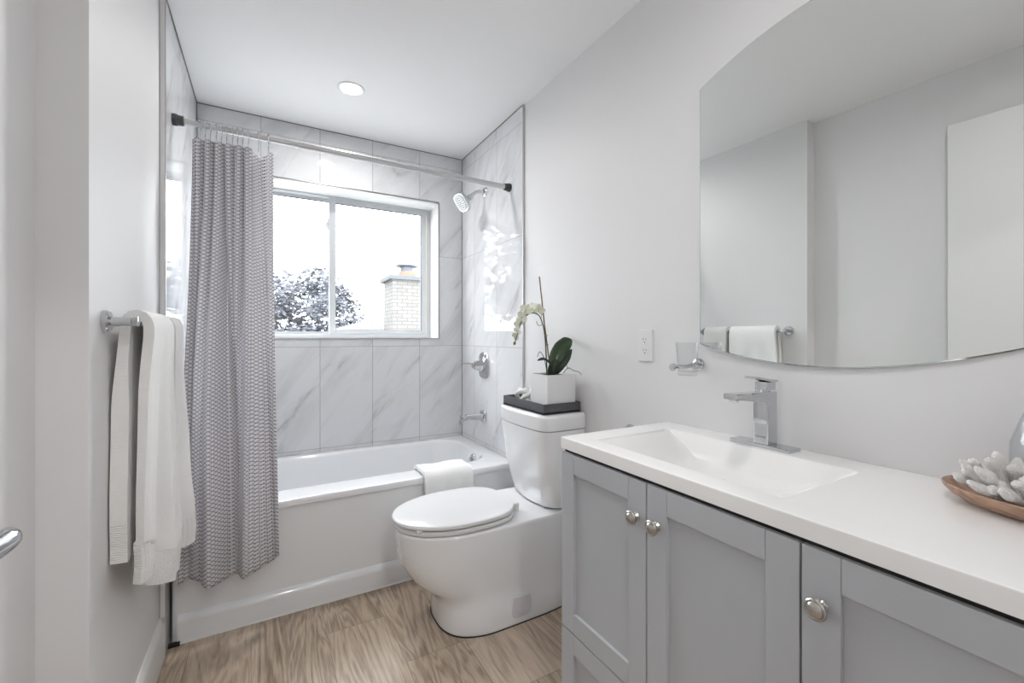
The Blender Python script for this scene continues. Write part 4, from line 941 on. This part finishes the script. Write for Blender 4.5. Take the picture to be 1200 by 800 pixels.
GX, GY, GZ = 1.135, .902, 1.052
t_ = thing('tumbler_holder', 'chrome wall ring holding a glass tumbler near the mirror', 'tumbler holder', (XW, GY, 1.05))
bm = BM(); lathe(bm, [(.020, 0), (.020, .006), (.016, .009), (.007, .010), (.007, .034)], (XW, GY + .015, 1.083), (-1, 0, 0), 24); obj('wall_flange', bm, M['chrome'], t_)
bm = BM(); pts = [(GX + cos(2 * pi * k / 40) * .0385, GY + sin(2 * pi * k / 40) * .0385, 1.078) for k in range(41)]
tube(bm, pts, .0048, 10); tube(bm, [(XW - .03, GY + .015, 1.083), (GX + .030, GY + .024, 1.079)], .005, 10); obj('ring', bm, M['chrome'], t_)
bm = BM(); lathe(bm, [(.007, 0), (.0115, .004), (.0115, .012), (.008, .016)], (GX - .040, GY + .012, 1.078), (-1, .3, 0), 20); obj('knob', bm, M['chrome'], t_)
bm = BM(); lathe(bm, [(.0265, 0), (.0275, .003), (.0295, .030), (.0345, .102), (.0330, .102), (.0280, .030), (.0262, .012), (.001, .011)], (GX, GY, GZ), (0, 0, 1), 40); obj('glass_tumbler', bm, M['tumbler'], label='clear glass tumbler held in the chrome wall ring', cat='glass')

# ================================================================== CEILING LIGHTS AND ADDED FILL LAMPS
def downlight(x, y, label, watts):
    r = thing('recessed_light', label, 'ceiling light', (x, y, ZC), None)
    bm = BM(); lathe(bm, [(.066, 0), (.066, -.003), (.062, -.006), (.053, -.004), (.050, -.002), (.050, 0)], (x, y, ZC), (0, 0, 1), 40, caps=False); obj('trim_ring', bm, M['trim'], r)
    bm = BM(); lathe(bm, [(.050, -.0005), (.050, -.002), (.046, -.003)], (x, y, ZC), (0, 0, 1), 40); obj('lens', bm, M['lens'], r)
    ld = bpy.data.lights.new('downlight_lamp', 'AREA'); ld.shape = 'DISK'; ld.size = .10; ld.energy = watts; ld.color = (1, .985, .97); ld.spread = radians(170)
    lo = bpy.data.objects.new('downlight_lamp', ld); C.objects.link(lo); lo.parent = r; lo.location = (0, 0, -.008)
downlight(*LAMPS[0], 'lit recessed downlight in the ceiling above the bathtub', LAMP_W[0])
downlight(*LAMPS[1], 'added unseen fill downlight in the ceiling above the vanity', LAMP_W[1])  # out-of-view lamp added as fill over the counter
downlight(*LAMPS[2], 'added unseen fill downlight in the hallway ceiling by the entrance', LAMP_W[2])  # out-of-view hallway lamp added to fill the surfaces facing the camera

# ================================================================== OUTSIDE THE WINDOW
sbox('ground', [(-40, 45, 3.4, 60, -3.2, -3.0)], M['bounce_ground'])
# neighbour's house: wall, sloping roof and chimney at 9 m
hs = thing('neighbour_house', 'neighbouring house with pale shingle roof and brick chimney beyond the window', 'house', (4.1, 11.9, -3))
bm = BM(); box(bm, 1.45, 6.75, 9.85, 14.0, -3, 1.12); obj('wall', bm, M['siding'], hs, smooth=False)
bm = BM()
ev = [(1.10, 9.5), (7.1, 9.5), (7.1, 14.3), (1.10, 14.3)]; rd = [(3.6, 11.9), (4.6, 11.9)]
def hip(dz): return [bm.verts.new((x, y, 1.15 + dz)) for x, y in ev] + [bm.verts.new((x, y, 1.97 + dz)) for x, y in rd]
T_, B_ = hip(.05), hip(-.03)
for a, fl in ((T_, 1), (B_, 0)):
    for q in ((0, 1, 5, 4), (1, 2, 5), (2, 3, 4, 5), (3, 0, 4)): bm.faces.new([a[k] for k in (q if fl else q[::-1])])
for k in range(4): bm.faces.new((B_[k], B_[(k + 1) % 4], T_[(k + 1) % 4], T_[k]))
rf = obj('roof', bm, M['shingle'], hs, smooth=False)
ch = obj('chimney', (lambda bm: (box(bm, 2.25, 3.03, 8.9, 9.68, -3, 2.35), bm)[1])(BM()), M['brick'], hs, smooth=False)
bm = BM(); box(bm, 2.17, 3.11, 8.82, 9.76, 2.35, 2.44, bev=.015); obj('chimney_cap', bm, M['cement'], ch)
bm = BM(); lathe(bm, [(.19, 2.441), (.18, 2.56), (.15, 2.57), (.15, 2.47)], (2.62, 9.2, 0), (0, 0, 1), 24); obj('flue_pot', bm, M['terracotta'], ch)
bm = BM(); lathe(bm, [(.14, 2.56), (.14, 2.665), (.11, 2.665)], (2.62, 9.2, 0), (0, 0, 1), 24)
lathe(bm, [(.23, 2.67), (.24, 2.69), (.19, 2.72), (.04, 2.735)], (2.62, 9.2, 0), (0, 0, 1), 24); obj('flue_hood', bm, M['steel'], ch)

def tree(cx, cy, base, zc, rx, rz, nleaf, seed, label):
    rnd = random.Random(seed); t = thing('garden_tree', label, 'tree', (cx, cy, base))
    bm = BM(); tube(bm, smooth_path([(cx, cy, base), (cx + .05, cy, base + 1.5), (cx - .05, cy, zc - rz * .5)], 4), [.16] * 4 + [.13] * 4 + [.11], 10)
    for k in range(12):
        a = 2 * pi * k / 12; tube(bm, smooth_path([(cx, cy, zc - rz * .9), (cx + cos(a) * rx * .4, cy + sin(a) * rx * .4, zc - rz * .2), (cx + cos(a) * rx * .8, cy + sin(a) * rx * .8, zc + rz * .4 * rnd.random())], 4), [.06] * 3 + [.04] * 3 + [.02] * 3, 6)
    obj('trunk', bm, M['bark'], t)
    blobs = []
    for k in range(46):
        d = Vector((rnd.gauss(0, 1), rnd.gauss(0, 1), rnd.gauss(0, 1))).normalized() * rnd.uniform(.35, .95)
        blobs.append((Vector((cx + d.x * rx, cy + d.y * rx, zc + d.z * rz)), rnd.uniform(.22, .36) * rx))
    bm = BM()
    for k in range(nleaf):
        c_, r = blobs[k % len(blobs)]
        d = Vector((rnd.gauss(0, 1), rnd.gauss(0, 1), rnd.gauss(0, 1))).normalized() * (rnd.random() ** .4); p = c_ + Vector((d.x * r, d.y * r, d.z * r * .8))
        n_ = Vector((rnd.uniform(-1, 1), rnd.uniform(-1, 1), rnd.uniform(-.3, 1))).normalized(); a, b_ = frame_of(n_); s = rnd.uniform(.025, .05) * (rx / 1.2)
        vs = [bm.verts.new(p + a * s * 1.3), bm.verts.new(p + b_ * s * .7 + n_ * s * .15), bm.verts.new(p - a * s * 1.3), bm.verts.new(p - b_ * s * .7 + n_ * s * .15)]
        bm.faces.new(vs)
    obj('leaves', bm, M['treeleaf'], t, smooth=False, recalc=False)
tree(1.40, 17.0, -3, 1.47, 2.0, 1.88, 11000, 3, 'broad leafy tree seen through the window, left of the chimney')
tree(-6.4, 10.5, -3, 2.6, 3.5, 3.5, 12000, 5, 'tall leafy tree outside, mirrored in the glossy alcove tiles beside the shower head')
